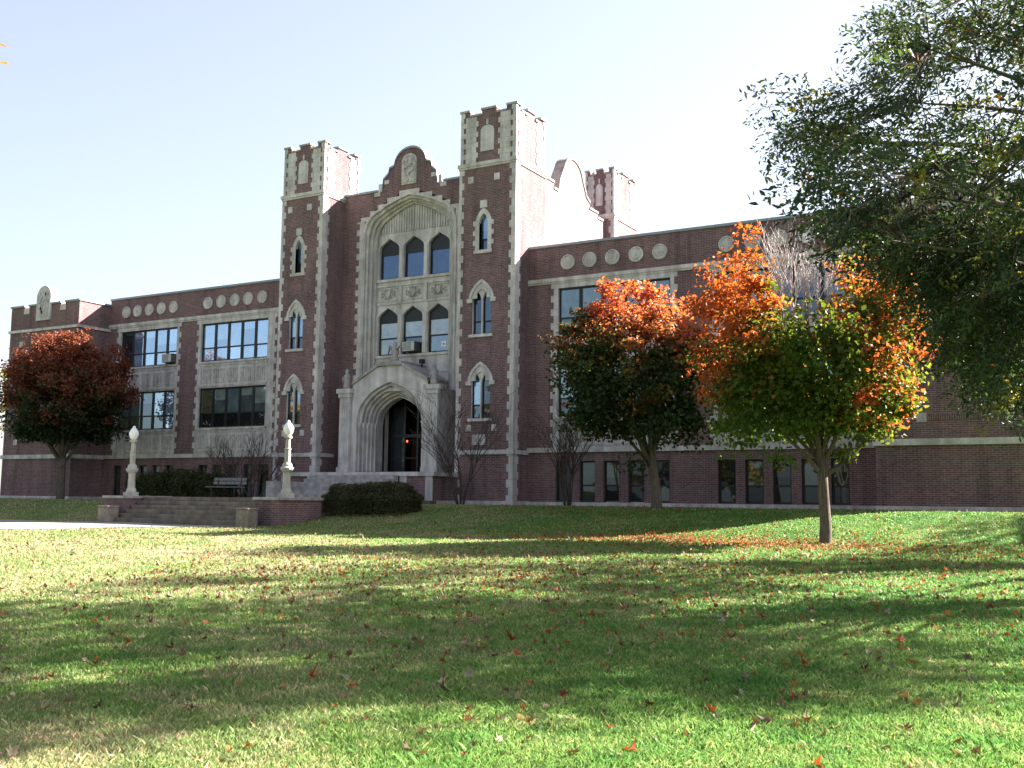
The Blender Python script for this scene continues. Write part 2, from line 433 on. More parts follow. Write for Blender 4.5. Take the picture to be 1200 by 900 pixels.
def bank(x0, x1, z0, z1, y, cols, cols2):
    wdt = (x1-x0)/5
    for k in range(5):
        window(x0+k*wdt, x0+(k+1)*wdt, z0, z1, y, .36, jit(cols[k]), jit(cols2[k]), .075)

def spandrel(x0, x1, z0, z1, y):
    mb = MB(); wdt = (x1-x0)/5
    mb.box(x0-.05, x1+.05, y-.035, y-.002, z1-.14, z1-.03); mb.box(x0-.05, x1+.05, y-.03, y-.002, z0+.02, z0+.11)
    for k in range(5):
        a, b = x0+k*wdt+.1, x0+(k+1)*wdt-.1
        c, d = z0+.24, z1-.27
        mb.box(a, b, y-.028, y-.002, d-.06, d); mb.box(a, b, y-.028, y-.002, c, c+.06)
        mb.box(a, a+.06, y-.028, y-.002, c+.06, d-.06); mb.box(b-.06, b, y-.028, y-.002, c+.06, d-.06)
        for j in range(1, 5):
            xx = a+.06+(b-a-.12)*j/5; mb.box(xx-.035, xx+.035, y-.026, y-.002, c+.06, d-.06)
    mb.build('spandrel_panel', M['stone_carved'], B)

def roundel(x, z, y, r):
    mb = MB(); seg = 28
    prof = [(r, 0), (r, -.06), (r*.86, -.075), (r*.8, -.04), (r*.62, -.035), (r*.55, -.06), (r*.3, -.06), (r*.22, -.075), (.01, -.085)]
    i = 0
    for rr, yy in prof:
        for a in range(seg):
            t = 2*math.pi*a/seg; mb.v.append((x+rr*math.cos(t), y+yy, z+rr*math.sin(t))); mb.c.append((1,1,1,1))
    for a in range(len(prof)-1):
        for b in range(seg):
            c = (b+1) % seg; mb.f.append((a*seg+b, a*seg+c, (a+1)*seg+c, (a+1)*seg+b))
    mb.build('roundel', M['stone'], B)

def quoin_strip(mb, x_edge, sgn, z0, z1, y, wmin, wmax, h=.3, proud=.02):
    z = z0; k = 0
    while z < z1-.05:
        e = min(z+h, z1); wq = wmax if k % 2 else wmin
        a, b = (x_edge, x_edge+sgn*wq) if sgn > 0 else (x_edge+sgn*wq, x_edge)
        mb.box(a, b, y-proud, y+.05, z+.004, e-.004); z = e; k += 1

def wing(x0, x1, bays, ground, roundels, cols):
    y = 0.0; holes = []
    for (s0, s1, w0, w1) in bays:
        holes += [(w0-.02, w1+.02, 7.13, 9.22), (w0-.02, w1+.02, 3.63, 5.77)]
    gh = [(a, b, .02, 1.73) for a, b in ground]
    mb = MB(); mb.sheet(x0, x1, -.4, BH, y, holes+gh, .3)
    mb.face([(x0, 0, BH), (x1, 0, BH), (x1, 14, BH), (x0, 14, BH)]); mb.face([(x1, 14, -.4), (x0, 14, -.4), (x0, 14, BH), (x1, 14, BH)])
    mb.build('wing_wall', M['brick'], B)
    c = MB(); c.box(x0, x1, -.07, .42, BH+.002, BH+.11); c.build('coping', M['coping'], B)
    c = MB(); c.box(x0, x1, -.09, -.002, 9.5, 9.66); c.box(x0, x1, -.05, -.002, 9.42, 9.5); c.build('string_course', M['stone'], B)
    c = MB(); c.box(x0, x1, -.08, -.002, 2.1, 2.3); c.build('belt_course', M['stone'], B)
    # plinth between the ground-floor windows' sills and the grass
    c = MB(); c.box(x0, x1, -.10, -.002, -.4, .0); c.build('plinth', M['stone'], B)
    for bi, (s0, s1, w0, w1) in enumerate(bays):
        mb = MB(); yy = -.022
        mb.sheet(s0+.28, s1-.28, 2.3, 9.42, yy, [(w0, w1, 7.15, 9.2), (w0, w1, 3.65, 5.75)], .26)
        z = 2.3; k = 0
        while z < 9.3:
            e = min(z+.30, 9.42); q = .30 if k % 2 else .16
            mb.box(s0+.28-q, s0+.28, yy+.001, .05, z+.003, e-.003); mb.box(s1-.28, s1-.28+q, yy+.001, .05, z+.003, e-.003); z = e; k += 1
        mb.box(w0-.12, w1+.12, yy-.07, yy-.001, 7.05, 7.15); mb.box(w0-.12, w1+.12, yy-.07, yy-.001, 3.55, 3.65)
        mb.build('bay_surround', M['stone'], B)
        spandrel(w0, w1, 5.78, 7.04, yy); spandrel(w0, w1, 2.34, 3.54, yy)
        cu, cul, cd, cdl = cols[bi]
        bank(w0, w1, 7.15, 9.2, .1, cu, cul); bank(w0, w1, 3.65, 5.75, .1, cd, cdl)
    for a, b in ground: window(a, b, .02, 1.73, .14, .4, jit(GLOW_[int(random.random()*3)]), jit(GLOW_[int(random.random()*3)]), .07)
    for rx in roundels: roundel(rx, 10.31, -.001, .33)

S5 = lambda c: [c]*5
wing(-20.4, -6.6, [(-13.47, -7.85, -13.17, -8.45), (-19.75, -14.7, -19.45, -14.92)],
     [(-19.5, -18.88), (-18.48, -17.85), (-17.47, -16.85), (-16.46, -15.87), (-15.46, -14.84), (-13.0, -12.35), (-12.0, -11.3), (-10.9, -10.25), (-9.79, -9.13), (-8.78, -8.08)],
     [-12.76, -11.8, -10.84, -9.89, -8.91, -19.07, -18.17, -17.23, -16.29, -15.35],
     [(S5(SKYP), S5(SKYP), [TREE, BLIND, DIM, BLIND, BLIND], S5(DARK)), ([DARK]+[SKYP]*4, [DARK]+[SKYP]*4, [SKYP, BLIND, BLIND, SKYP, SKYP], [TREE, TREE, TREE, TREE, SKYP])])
wing(6.72, 21.6, [(7.85, 13.62, 8.18, 13.32), (14.98, 20.75, 15.28, 20.42)],
     [(8.1, 8.79), (9.23, 9.95), (10.33, 11.04), (11.44, 12.16), (12.55, 13.25), (15.25, 15.98), (16.34, 17.07), (17.43, 18.14), (18.52, 19.2), (19.62, 20.28)],
     [8.64, 9.68, 10.75, 11.82, 12.88, 15.72, 16.78, 17.84, 18.9, 19.95],
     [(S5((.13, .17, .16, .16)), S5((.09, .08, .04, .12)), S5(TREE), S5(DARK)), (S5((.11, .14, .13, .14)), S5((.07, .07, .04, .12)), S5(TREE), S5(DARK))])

def end_block(x0, x1, y, top=10.75, inset=.85):
    xc = (x0+x1)/2
    prof = [(x0, -.4), (x1, -.4), (x1, top), (xc+1.75, top), (xc+1.75, top-.1), (xc+1.4, top-.1), (xc+1.4, top), (xc+.5, top), (xc+.5, top+.02), (xc-.5, top+.02), (xc-.5, top), (xc-1.4, top), (xc-1.4, top-.1), (xc-1.75, top-.1), (xc-1.75, top), (x0, top)]
    mb = MB(); mb.prism(prof, y, y+.5); mb.box(x0, x1, y+.5, 14, -.4, top-.02); mb.build('end_block', M['brick'], B)
    c = MB()
    for a, b in ((x0-.06, xc-1.75), (xc-1.4, xc-.5), (xc+.5, xc+1.4), (xc+1.75, x1+.06)): c.box(a, b, y-.06, y+.56, top+.002, top+.1)
    c.box(x0-.06, x0+.4, y+.56, 14, top+.002, top+.1); c.box(x1-.4, x1+.06, y+.56, 14, top+.002, top+.1)
    c.build('coping', M['coping'], B)
    for s in (-1, 1):
        a = xc+s*1.575; MB().box(a-.24, a+.24, y-.025, y+.1, top-.42, top-.11).build('notch_stone', M['stone'], B)
    c = MB(); c.box(x0-.08, x1+.08, y-.08, y-.002, 9.27, 9.42); c.box(x1+.002, x1+.08, y, 0, 9.27, 9.42); c.box(x0-.08, x0-.002, y, 0, 9.27, 9.42); c.build('string_course', M['stone'], B)
    c = MB(); c.box(x0-.08, x1+.08, y-.09, y-.002, 2.06, 2.28); c.box(x1+.002, x1+.08, y, 0, 2.06, 2.28); c.box(x0-.08, x0-.002, y, 0, 2.06, 2.28); c.build('belt_course', M['stone'], B)
    c = MB(); c.box(x0-.10, x1+.10, y-.11, y-.002, -.4, .0); c.box(x1+.002, x1+.1, y, 0, -.4, 0); c.box(x0-.1, x0-.002, y, 0, -.4, 0); c.build('plinth', M['stone'], B)
    # sunk brick panel outlined in soldier bricks with stone corners
    a, b, z0, z1 = x0+inset, x1-inset, 3.0, 8.6; c = MB()
    c.box(a+.15, b-.15, y-.02, y-.002, z1-.11, z1+.11); c.box(a+.15, b-.15, y-.02, y-.002, z0-.11, z0+.11)
    c.box(a-.11, a+.11, y-.02, y-.002, z0+.15, z1-.15); c.box(b-.11, b+.11, y-.02, y-.002, z0+.15, z1-.15); c.build('brick_panel', M['soldier'], B)
    for px in (a, b):
        for pz in (z0, z1): MB().box(px-.16, px+.16, y-.03, y-.002, pz-.16, pz+.16).build('corner_stone', M['stone'], B)
    # arched cartouche on the parapet
    arch = [(xc-.62, top-.9), (xc-.62, top+.45)]+[(xc-.62*math.cos(t), top+.45+.62*math.sin(t)) for t in np.linspace(.2, math.pi-.2, 9)]+[(xc+.62, top+.45), (xc+.62, top-.9)]
    c = MB(); c.prism(arch, y-.1, y+.4); o = c.build('cartouche', M['stone'], B)
    c = MB(); c.prism([(xc+(x-xc)*.7, top+.1+(z-top-.1)*.78) for x, z in arch], y-.13, y-.101)
    for k in range(14):
        px, pz = xc+random.uniform(-.28, .28), top+random.uniform(-.5, .6); s = random.uniform(.05, .11)
        c.box(px-s, px+s, y-.17, y-.128, pz-s, pz+s)
    c.build('relief', M['stone_carved'], o)
end_block(-26.3, -20.4, -2.1, 10.75, 1.08)
end_block(21.62, 27.45, -2.1, 10.75, 1.54)

# ---- towers
def lancet(xc, hw, z0, zs, rise, y, depth=.14):
    window(xc-hw, xc+hw, z0, zs+rise, y+depth, .3, jit((.14, .2, .3, .32) if random.random() < .4 else DARK), jit(DARK), .06)
def tower(x0, x1, y0, y1, full=True, zlow=-.4):
    W = x1-x0; X = lambda u: x0+W*(u-3.85)/2.87       # features measured on the right-hand tower
    zc = 14.8
    if full:
        holes = [(X(4.9), X(5.34), 10.97, 12.62), (X(4.58), X(5.57), 7.23, 9.35), (X(4.58), X(5.57), 3.55, 5.6)]
        mb = MB(); mb.sheet(x0, x1, zlow, zc, y0, holes, .3)
        mb.face([(x1, y0, zlow), (x1, y1, zlow), (x1, y1, zc), (x1, y0, zc)]); mb.face([(x0, y1, zlow), (x0, y0, zlow), (x0, y0, zc), (x0, y1, zc)])
        mb.face([(x1, y1, zlow), (x0, y1, zlow), (x0, y1, zc), (x1, y1, zc)]); mb.face([(x0, y0, zc), (x1, y0, zc), (x1, y1, zc), (x0, y1, zc)])
    else:
        mb = MB(); mb.box(x0, x1, y0, y1, zlow, zc)
    tw = mb.build('tower', M['brick'], B)
    c = MB(); c.box(x0-.09, x1+.09, y0-.09, y1+.09, zc+.002, zc+.16); c.box(x0-.05, x1+.05, y0-.05, y1+.05, zc-.09, zc+.001); c.build('cornice', M['stone'], tw)
    # crown: brick core and crenellated top
    zt, gap, mer = zc+.162, 17.12, 17.36
    mb = MB(); mb.box(x0+.03, x1-.03, y0+.03, y1-.03, zt, 16.9)
    D = y1-y0; Y = lambda u: y0+D*(u-3.85)/2.87
    for a, b, t in ((3.85, 4.32, mer), (4.32, 4.93, gap), (4.93, 5.68, mer), (5.68, 6.2, gap), (6.2, 6.72, mer)):
        i0, i1 = X(a)+(.03 if a < 3.9 else 0), X(b)-(.03 if b > 6.7 else 0)
        mb.box(i0, i1, y0+.03, y0+.34, 16.902, t); mb.box(i0, i1, y1-.34, y1-.03, 16.902, t)
        j0, j1 = Y(a)+(.035 if a < 3.9 else 0), Y(b)-(.035 if b > 6.7 else 0)
        if a > 3.9 and b < 6.7: mb.box(x0+.03, x0+.34, j0, j1, 16.902, t); mb.box(x1-.34, x1-.03, j0, j1, 16.902, t)
    mb.build('tower_crown', M['brick'], tw)
    c = MB()
    for a, b, t in ((3.80, 4.32, mer), (4.90, 5.71, mer), (6.2, 6.77, mer), (4.32, 4.90, gap), (5.71, 6.2, gap)):
        tt = t+.002; hh = .09
        c.box(X(a), X(b), y0-.03, y0+.37, tt, tt+hh); c.box(X(a), X(b), y1-.37, y1+.03, tt, tt+hh)
        if 3.9 < a and b < 6.7: c.box(x0-.03, x0+.37, Y(a), Y(b), tt, tt+hh); c.box(x1-.37, x1+.03, Y(a), Y(b), tt, tt+hh)
        elif a < 3.9: c.box(x0-.03, x0+.37, y0+.372, Y(b), tt, tt+hh); c.box(x1-.37, x1+.03, y0+.372, Y(b), tt, tt+hh)
        else: c.box(x0-.03, x0+.37, Y(a), y1-.372, tt, tt+hh); c.box(x1-.37, x1+.03, Y(a), y1-.372, tt, tt+hh)
    c.build('merlon_cap', M['stone_dark'], tw)
    # stone facing strips on the crown, toothed against the brick
    for front in (True, False):
        for (a, b, ta, tb) in ((3.85, 4.0, 0, .06), (4.12, 4.66, .05, .1), (5.9, 6.42, .1, .05), (6.54, 6.72, .06, 0)):
            z = zt; k = 0; c = MB()
            top_ = 17.355 if (a < 3.9 or b > 6.7) else 17.115
            while z < top_-.05:
                e = min(z+.24, top_); q = k % 2; p0, p1 = a-(ta if q else 0), b+(tb if q else 0)
                if front: c.box(X(p0), X(p1), y0, y0+.029, z+.003, e-.003)
                else: c.box(x1-.029, x1, Y(p0)+.03, Y(p1)-.03, z+.003, e-.003)
                z = e; k += 1
            c.build('stone_facing', M['stone'], tw)
    # blind pointed panel
    pan = [(X(4.90), 15.45), (X(5.58), 15.45)]+[(x, z) for x, z in tudor((X(4.9)+X(5.58))/2, (X(5.58)-X(4.9))/2, 16.4, .24)[::-1]]
    c = MB(); c.prism(pan, y0-.012, y0+.028); c.box(X(5.19), X(5.29), y0-.02, y0+.028, 16.66, 16.9); c.build('blind_panel', M['stone'], tw)
    # corner quoins
    c = MB(); c2 = MB(); z = zlow; k = 0
    while z < zc-.12:
        e = min(z+.33, zc-.1); a, b = (.30, .36) if k % 2 else (.19, .46)
        c.box(x1-a, x1+.022, y0-.022, y0+b, z+.003, e-.003)
        c2.box(x0-.022, x0+(.24 if k % 2 else .12), y0-.022, y0+b, z+.003, e-.003)
        z = e; k += 1
    c.build('quoins', M['stone'], tw); c2.build('quoins', M['stone'], tw)
    if not full: return tw
    for u in (4.42, 5.77): MB().box(X(u)-.14, X(u)+.14, y0-.025, y0+.05, 14.05, 14.35).build('stone_block', M['stone'], tw)
    for u in (4.5, 5.78): MB().box(X(u)-.13, X(u)+.13, y0-.025, y0+.05, 3.0, 3.28).build('stone_block', M['stone'], tw)
    # single lancet with toothed surround
    xc = X(5.12); hw = .22*W/2.87
    c = MB(); cv = gothic(xc, hw, 12.2, .42)
    out = gothic(xc, hw+.2, 12.2, .68)
    c.ring(out, cv, y0-.03, .3, 10.97)
    z = 10.97; k = 0
    while z < 12.3:
        e = min(z+.22, 12.32)
        if k % 2:
            c.box(xc-hw-.31, xc-hw-.2, y0-.03, y0+.05, z, e); c.box(xc+hw+.2, xc+hw+.31, y0-.03, y0+.05, z, e)
        z = e; k += 1
    for a, b in zip(out, out[1:]): c.face([(a[0], y0-.03, a[1]), (b[0], y0-.03, b[1]), (b[0], y0+.05, b[1]), (a[0], y0+.05, a[1])])
    c.box(xc-.46, xc+.46, y0-.07, y0+.05, 10.82, 10.968)
    c.box(xc-.17, xc+.17, y0-.06, y0+.03, 12.86, 13.2)
    c.build('lancet_surround', M['stone'], tw); lancet(xc, hw+.01, 10.97, 12.2, .42, y0)
    # paired lancets under a hood, twice
    for z0, zs in ((7.23, 8.62), (3.55, 4.98)):
        xc = X(5.075); w2 = .5*W/2.87; c = MB()
        for s in (-1, 1):
            cx = xc+s*w2/2
            cv = gothic(cx, w2/2-.03, zs+.1, .42)
            c.arch_plate(cx-w2/2, cx+w2/2, z0, zs+.72, y0+.04, cv, z0, .16, top=lambda x: zs+.72)
        hood = gothic(xc, w2+.14, zs+.2, .84); hin = gothic(xc, w2+.02, zs+.16, .74)
        c.ring(hood, hin, y0-.06, .12, zs+.1)
        c.ring(gothic(xc, w2+.02, zs+.16, .74), gothic(xc, w2*.5, zs+.40, .2), y0-.01, .05, zs+.2)
        for a, b in zip(hood, hood[1:]): c.face([(a[0], y0-.06, a[1]), (b[0], y0-.06, b[1]), (b[0], y0+.05, b[1]), (a[0], y0+.05, a[1])])
        for s in (-1, 1): c.box(xc+s*(w2+.1)-.13, xc+s*(w2+.1)+.13, y0-.075, y0+.03, zs+.02, zs+.2)
        c.box(xc-w2-.1, xc+w2+.1, y0-.09, y0+.05, z0-.13, z0-.002)
        c.build('lancet_tracery', M['stone'], tw)
        for s in (-1, 1): lancet(xc+s*w2/2, w2/2-.015, z0, zs+.1, .42, y0+.03, .1)
    c = MB(); c.box(x0-.07, x1+.07, y0-.07, y0-.024, 2.0, 2.18); c.box(x1+.024, x1+.07, y0-.024, 0, 2.0, 2.18); c.build('belt_course', M['stone'], tw)
    c = MB(); c.box(x0-.09, x1+.09, y0-.1, y0-.024, -.4, .02); c.box(x1+.024, x1+.09, y0-.024, 0, -.4, .02); c.build('plinth', M['stone'], tw)
    return tw
YT = -1.28
tower(-6.6, -4.02, YT, 1.5); tw = tower(3.85, 6.72, YT, 1.42)
c = MB(); c.box(4.7, 5.36, YT-.03, YT+.03, 2.4, 2.85); o = c.build('plaque', M['stone_carved'], tw)
tower(5.1, 6.76, 9.0, 12.0, False, 9); tower(-6.6, -5.0, 9.0, 12.0, False, 9)
# main block behind the towers, side walls with curved gables
mb = MB()
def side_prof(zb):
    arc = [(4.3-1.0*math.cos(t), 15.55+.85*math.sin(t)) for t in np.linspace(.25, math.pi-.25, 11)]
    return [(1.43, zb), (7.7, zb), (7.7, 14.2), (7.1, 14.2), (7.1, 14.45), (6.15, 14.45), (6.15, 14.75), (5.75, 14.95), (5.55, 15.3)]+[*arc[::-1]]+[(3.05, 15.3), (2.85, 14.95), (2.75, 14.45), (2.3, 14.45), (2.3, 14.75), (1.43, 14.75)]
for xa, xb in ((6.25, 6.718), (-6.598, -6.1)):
    mb.prism_x(side_prof(-.4), xa, xb); mb.build('side_wall', M['brick_sunlit'], B); mb = MB()
mb.box(-6.1, 6.25, 1.6, 12, 8, 14.1); mb.box(-6.3, 6.3, 7.7, 12, 8, 14.09)
mb.build('main_block', M['brick'], B)
for xa, xb in ((6.2, 6.77), (-6.65, -6.05)):
    c = MB(); P = side_prof(-.4)[2:]
    for (a, b), (d, e) in zip(P, P[1:]):
        if abs(a-d) > .05:
            L = sorted(((a, b), (d, e)))
            c.prism_x([L[0], L[1], (L[1][0], L[1][1]+.1), (L[0][0], L[0][1]+.1)], xa, xb)
    c.build('coping', M['stone_dark'], B)

# ---- centre wall with the great stone arch
YC = .35
gab = [(-1.97, 14.95), (-1.67, 14.95), (-1.64, 15.5), (-1.33, 15.75), (-1.28, 16.02), (-1.0, 16.1)]+[(-.06-.94*math.cos(t), 16.05+.86*math.sin(t)) for t in np.linspace(.15, math.pi-.15, 13)]
gab += [(.9, 16.1), (1.17, 16.02), (1.22, 15.75), (1.5, 15.5), (1.55, 14.95), (1.85, 14.95)]
ARCH_IN = [(-2.72, 12.6), (-2.68, 13.0), (-2.52, 13.5), (-2.2, 13.82), (-1.45, 14.18), (-.7, 14.45), (-.06, 14.6)]
ARCH_IN = ARCH_IN+[(-.12-x, z) for x, z in ARCH_IN[-2::-1]]
def shrink(cv, dx, dz): return [((x+.06)*(1-dx/2.7)-.06, z-dz) for x, z in cv]
ztop = 14.98
mb = MB(); mb.arch_plate(-4.02, 3.85, -.4, ztop, YC, [(x, z+.25) for x, z in ARCH_IN], 1.2, .5)
mb.face([(-4.02, YC, ztop), (3.85, YC, ztop), (3.85, 1.6, ztop), (-4.02, 1.6, ztop)])
mb.face([(-4.02, 1.6, 14), (3.85, 1.6, 14), (3.85, 1.6, ztop), (-4.02, 1.6, ztop)])
mb.prism([(-1.97, ztop-.05)]+gab[1:-1]+[(1.85, ztop-.05)], YC-.001, YC+.5)
mb.build('centre_wall', M['brick'], B)
c = MB(); c.box(-4.02, -1.98, YC-.06, YC+.5, ztop+.002, ztop+.1); c.box(1.86, 3.85, YC-.06, YC+.5, ztop+.002, ztop+.1)
for (a, b), (d, e) in zip(gab[1:], gab[2:-1]):
    if abs(a-d) > .03: c.prism([(a, b+.002), (d, e+.002), (d, e+.1), (a, b+.1)], YC-.07, YC+.54)
c.build('coping', M['coping'], B)
for s in (-1, 1):
    c = MB(); x = -.06+s*1.75; c.box(min(x, x+s*.35), max(x, x+s*.35), YC-.04, YC+.02, 14.75, 14.95)
    c.box(x-.1, x+.1, YC-.04, YC+.02, 14.955, 15.35); c.box(-.06+s*1.38-.14, -.06+s*1.38+.14, YC-.04, YC+.02, 15.3, 15.5)
    c.build('kneeler_stone', M['stone'], B)
car = [(-.53, 15.12), (.33, 15.12), (.33, 16.28)]+[(-.1+.43*math.cos(t), 16.28+.36*math.sin(t)) for t in np.linspace(.2, math.pi-.2, 9)]+[(-.53, 16.28)]
c = MB(); c.prism(car, YC-.07, YC+.02); o = c.build('cartouche', M['stone'], B)
c = MB(); c.prism([(-.1+(x+.1)*.84, 15.85+(z-15.85)*.9) for x, z in car], YC-.1, YC-.072)
for k in range(26):
    px, pz = random.uniform(-.38, .18), random.uniform(15.3, 16.4); s = random.uniform(.03, .08)
    c.prism([(px-s, pz-s*1.3), (px+s*.6, pz-s), (px+s, pz+s*.4), (px-s*.2, pz+s*1.5)], YC-random.uniform(.13, .17), YC-.098)
c.build('relief', M['stone_carved'], o)
# stepped stones outside the arch
c = MB()
for s in (-1, 1):
    z = 1.2; k = 0
    while z < 13.55:
        e = min(z+.3, 13.598); q = 3.12 if k % 2 else 2.95
        a, b = sorted((-.06+s*2.6, -.06+s*q)); c.box(a, b, YC-.02, YC+.05, z+.003, e-.003); z = e; k += 1
steps_ = [(-2.95, 13.8), (-2.4, 14.06), (-1.95, 14.33), (-1.38, 14.6), (-.67, 14.86), (.5, 14.6), (1.24, 14.33), (1.82, 14.06), (2.27, 13.8), (2.83, 13.6)]
_ax = [p[0] for p in ARCH_IN]; _az = [p[1]+.01 for p in ARCH_IN]
xs_ = sorted({*[q[0] for q in steps_], *[x for x in _ax if -2.95 < x < 2.83], -2.72, 2.6})
for a, b in zip(xs_, xs_[1:]):
    zt_ = [q[1] for q in steps_ if q[0] <= (a+b)/2+1e-6][-1]
    lo = lambda x: 13.6 if (x < -2.71 or x > 2.59) else float(np.interp(x, _ax, _az))
    c.face([(a, YC-.02, min(lo(a), zt_)), (b, YC-.02, min(lo(b), zt_)), (b, YC-.02, zt_), (a, YC-.02, zt_)])
    c.face([(a, YC-.02, zt_), (b, YC-.02, zt_), (b, YC, zt_), (a, YC, zt_)])
for (xa, za), (xb, zb2) in zip(steps_, steps_[1:]):
    c.face([(xb, YC-.02, za), (xb, YC-.02, zb2), (xb, YC, zb2), (xb, YC, za)])
c.build('arch_quoins', M['stone'], B)
c = MB(); prev = ARCH_IN; yy = YC-.05
c.ring([(x*1.03, z+.12) for x, z in ARCH_IN], ARCH_IN, yy, .14, 1.2)
for k in range(3):
    nxt = shrink(ARCH_IN, .16*(k+1), .1*(k+1)); yy += .14; c.ring(prev, nxt, yy, .16, 1.2); prev = nxt
    for pts in ([(x, yy-.0, z) for x, z in nxt],): c.tube(pts, .035, 5)
    for q in (nxt[0], nxt[-1]): c.tube([(q[0], yy, 1.2), (q[0], yy, q[1])], .035, 5)
c.build('arch_moulding', M['stone'], B)
YI = YC+.5                                    # face of the stone infill
ctr = (-1.53, -.08, 1.39); hwid = .575
mb = MB()
def infill(z0, zs, z1):
    edges = [-2.3, -.81, .66, 2.3]
    for cx, a, b in zip(ctr, edges, edges[1:]):
        mb.arch_plate(a, b, z0, z1, YI, pointed(cx, hwid, zs, .52), z0, .2)
    for cx in ctr:
        o1 = pointed(cx, hwid+.1, zs+.02, .58); mb.ring(o1, pointed(cx, hwid+.02, zs, .52), YI-.05, .05, z0)
mb.box(-2.3, 2.3, YI-.02, YI+.2, 6.0, 6.93); mb.box(-2.3, -1.5, YI+.03, YI+.2, 1.2, 5.998); mb.box(1.54, 2.3, YI+.03, YI+.2, 1.2, 5.998); mb.box(-1.499, 1.539, YI+.03, YI+.2, 5.15, 5.998); infill(6.95, 8.75, 9.4); mb.box(-2.3, 2.3, YI, YI+.2, 9.402, 10.67); infill(10.69, 12.18, 12.95)
top_cv = prev
for a, b in zip(top_cv, top_cv[1:]):
    if b[0]-a[0] > 1e-4: mb.face([(a[0], YI+.02, 12.95), (b[0], YI+.02, 12.95), (b[0], YI+.02, b[1]+.05), (a[0], YI+.02, a[1]+.05)])
mb.box(-2.3, 2.3, YI-.09, YI-.001, 6.82, 6.93); mb.box(-2.3, 2.3, YI-.09, YI-.001, 10.55, 10.68); mb.box(-2.3, 2.3, YI-.06, YI-.001, 10.3, 10.4); mb.box(-2.3, 2.3, YI-.05, YI-.001, 9.42, 9.5)
for xx in (-2.27, -.8, .65, 2.15):
    for z0, z1 in ((6.95, 8.9), (9.5, 10.3), (10.69, 12.3)): mb.box(xx-.09, xx+.09, YI-.08, YI-.002, z0, z1)
k = 0
for xx in np.arange(-2.1, 2.1, .15):
    zt_ = np.interp(xx, [p[0] for p in top_cv], [p[1] for p in top_cv])-.06
    if zt_ > 13.06: mb.box(xx-.035, xx+.035, YI-.03, YI+.019, 12.97, zt_)
mb.build('arch_infill', M['stone'], B)
for cx in ctr:
    c = MB(); c.box(cx-.6, cx+.55, YI-.03, YI-.001, 9.58, 9.64); c.box(cx-.6, cx+.55, YI-.03, YI-.001, 10.18, 10.24)
    for k in range(16):                        # scrolls and a central shield
        a = k/16*2*math.pi; px, pz = cx+.4*math.cos(a)*(.6+.4*(k % 2)), 9.92+.2*math.sin(a); s = .055
        c.tube([(px-s, YI-.02, pz-s*.5), (px, YI-.045, pz+s), (px+s, YI-.02, pz-s*.5)], .03, 5)
    c.prism([(cx-.13, 10.1), (cx-.13, 9.88), (cx, 9.72), (cx+.13, 9.88), (cx+.13, 10.1)], YI-.07, YI-.001)
    c.build('relief_panel', M['stone_carved'], B)
BLUE = (.025, .055, .16, .12); HEADC = (.02, .022, .027, .12)
for i, cx in enumerate(ctr):
    window(cx-hwid, cx+hwid, 10.69, 12.68, YI+.1, 0, BLUE, None, .06, .72)
    window(cx-hwid, cx+hwid, 6.95, 9.25, YI+.1, .5, [(.34, .33, .24, .18), (.32, .32, .26, .18), (.3, .26, .16, .2)][i], [(.3, .29, .2, .18), DARK, TREE][i], .06, .66)

# ---- portal
YP = -1.0
PX = .02
jc = lambda hw, zs, rise: tudor(PX+.0, hw, zs, rise)
gtop = [(-2.75, 5.1), (-2.1, 5.35), (-.62, 6.15), (.66, 6.15), (2.14, 5.35), (2.79, 5.1)]
gx = [g[0] for g in gtop]; gz = [g[1] for g in gtop]
T = lambda x: float(np.interp(x, gx, gz))
mb = MB(); outer = jc(1.86, 3.55, 1.85)
mb.arch_plate(-2.1, 2.14, 1.0, 6, YP, outer, 1.25, .18, top=T)
prev = outer; yy = YP
orders = [(1.74, 3.55, 1.74), (1.63, 3.54, 1.63), (1.52, 3.53, 1.52), (1.42, 3.52, 1.41), (1.33, 3.5, 1.3)]
for hw, zs, rs in orders:
    yy += .17; nx = jc(hw, zs, rs); mb.ring(prev, nx, yy, .19 if hw > 1.35 else .5, 1.25)
    mb.tube([(x, yy+.0, z) for x, z in nx], .05, 6)
    prev = nx
mb.prism([(-2.1, 5.0), (2.14, 5.0), (2.14, 5.35), (.66, 6.15), (-.62, 6.15), (-2.1, 5.35)], YP+.3, .84)   # gable body
mb.box(-2.75, -1.9, YP+.02, .85, 1.0, 5.0); mb.box(1.95, 2.79, YP+.02, .85, 1.0, 5.0)
P = mb.build('portal', M['stone'], B)
c = MB()
for (a, b), (d, e) in zip(gtop[1:-1], gtop[2:-1]): c.prism([(a, b+.002), (d, e+.002), (d, e+.14), (a, b+.14)], YP-.1, .82)
c.prism([(-.62-.06, 6.15), (.66+.06, 6.15), (.72, 6.33), (-.68, 6.33)], YP-.14, .8)
c.build('gable_coping', M['stone_dark'], P)
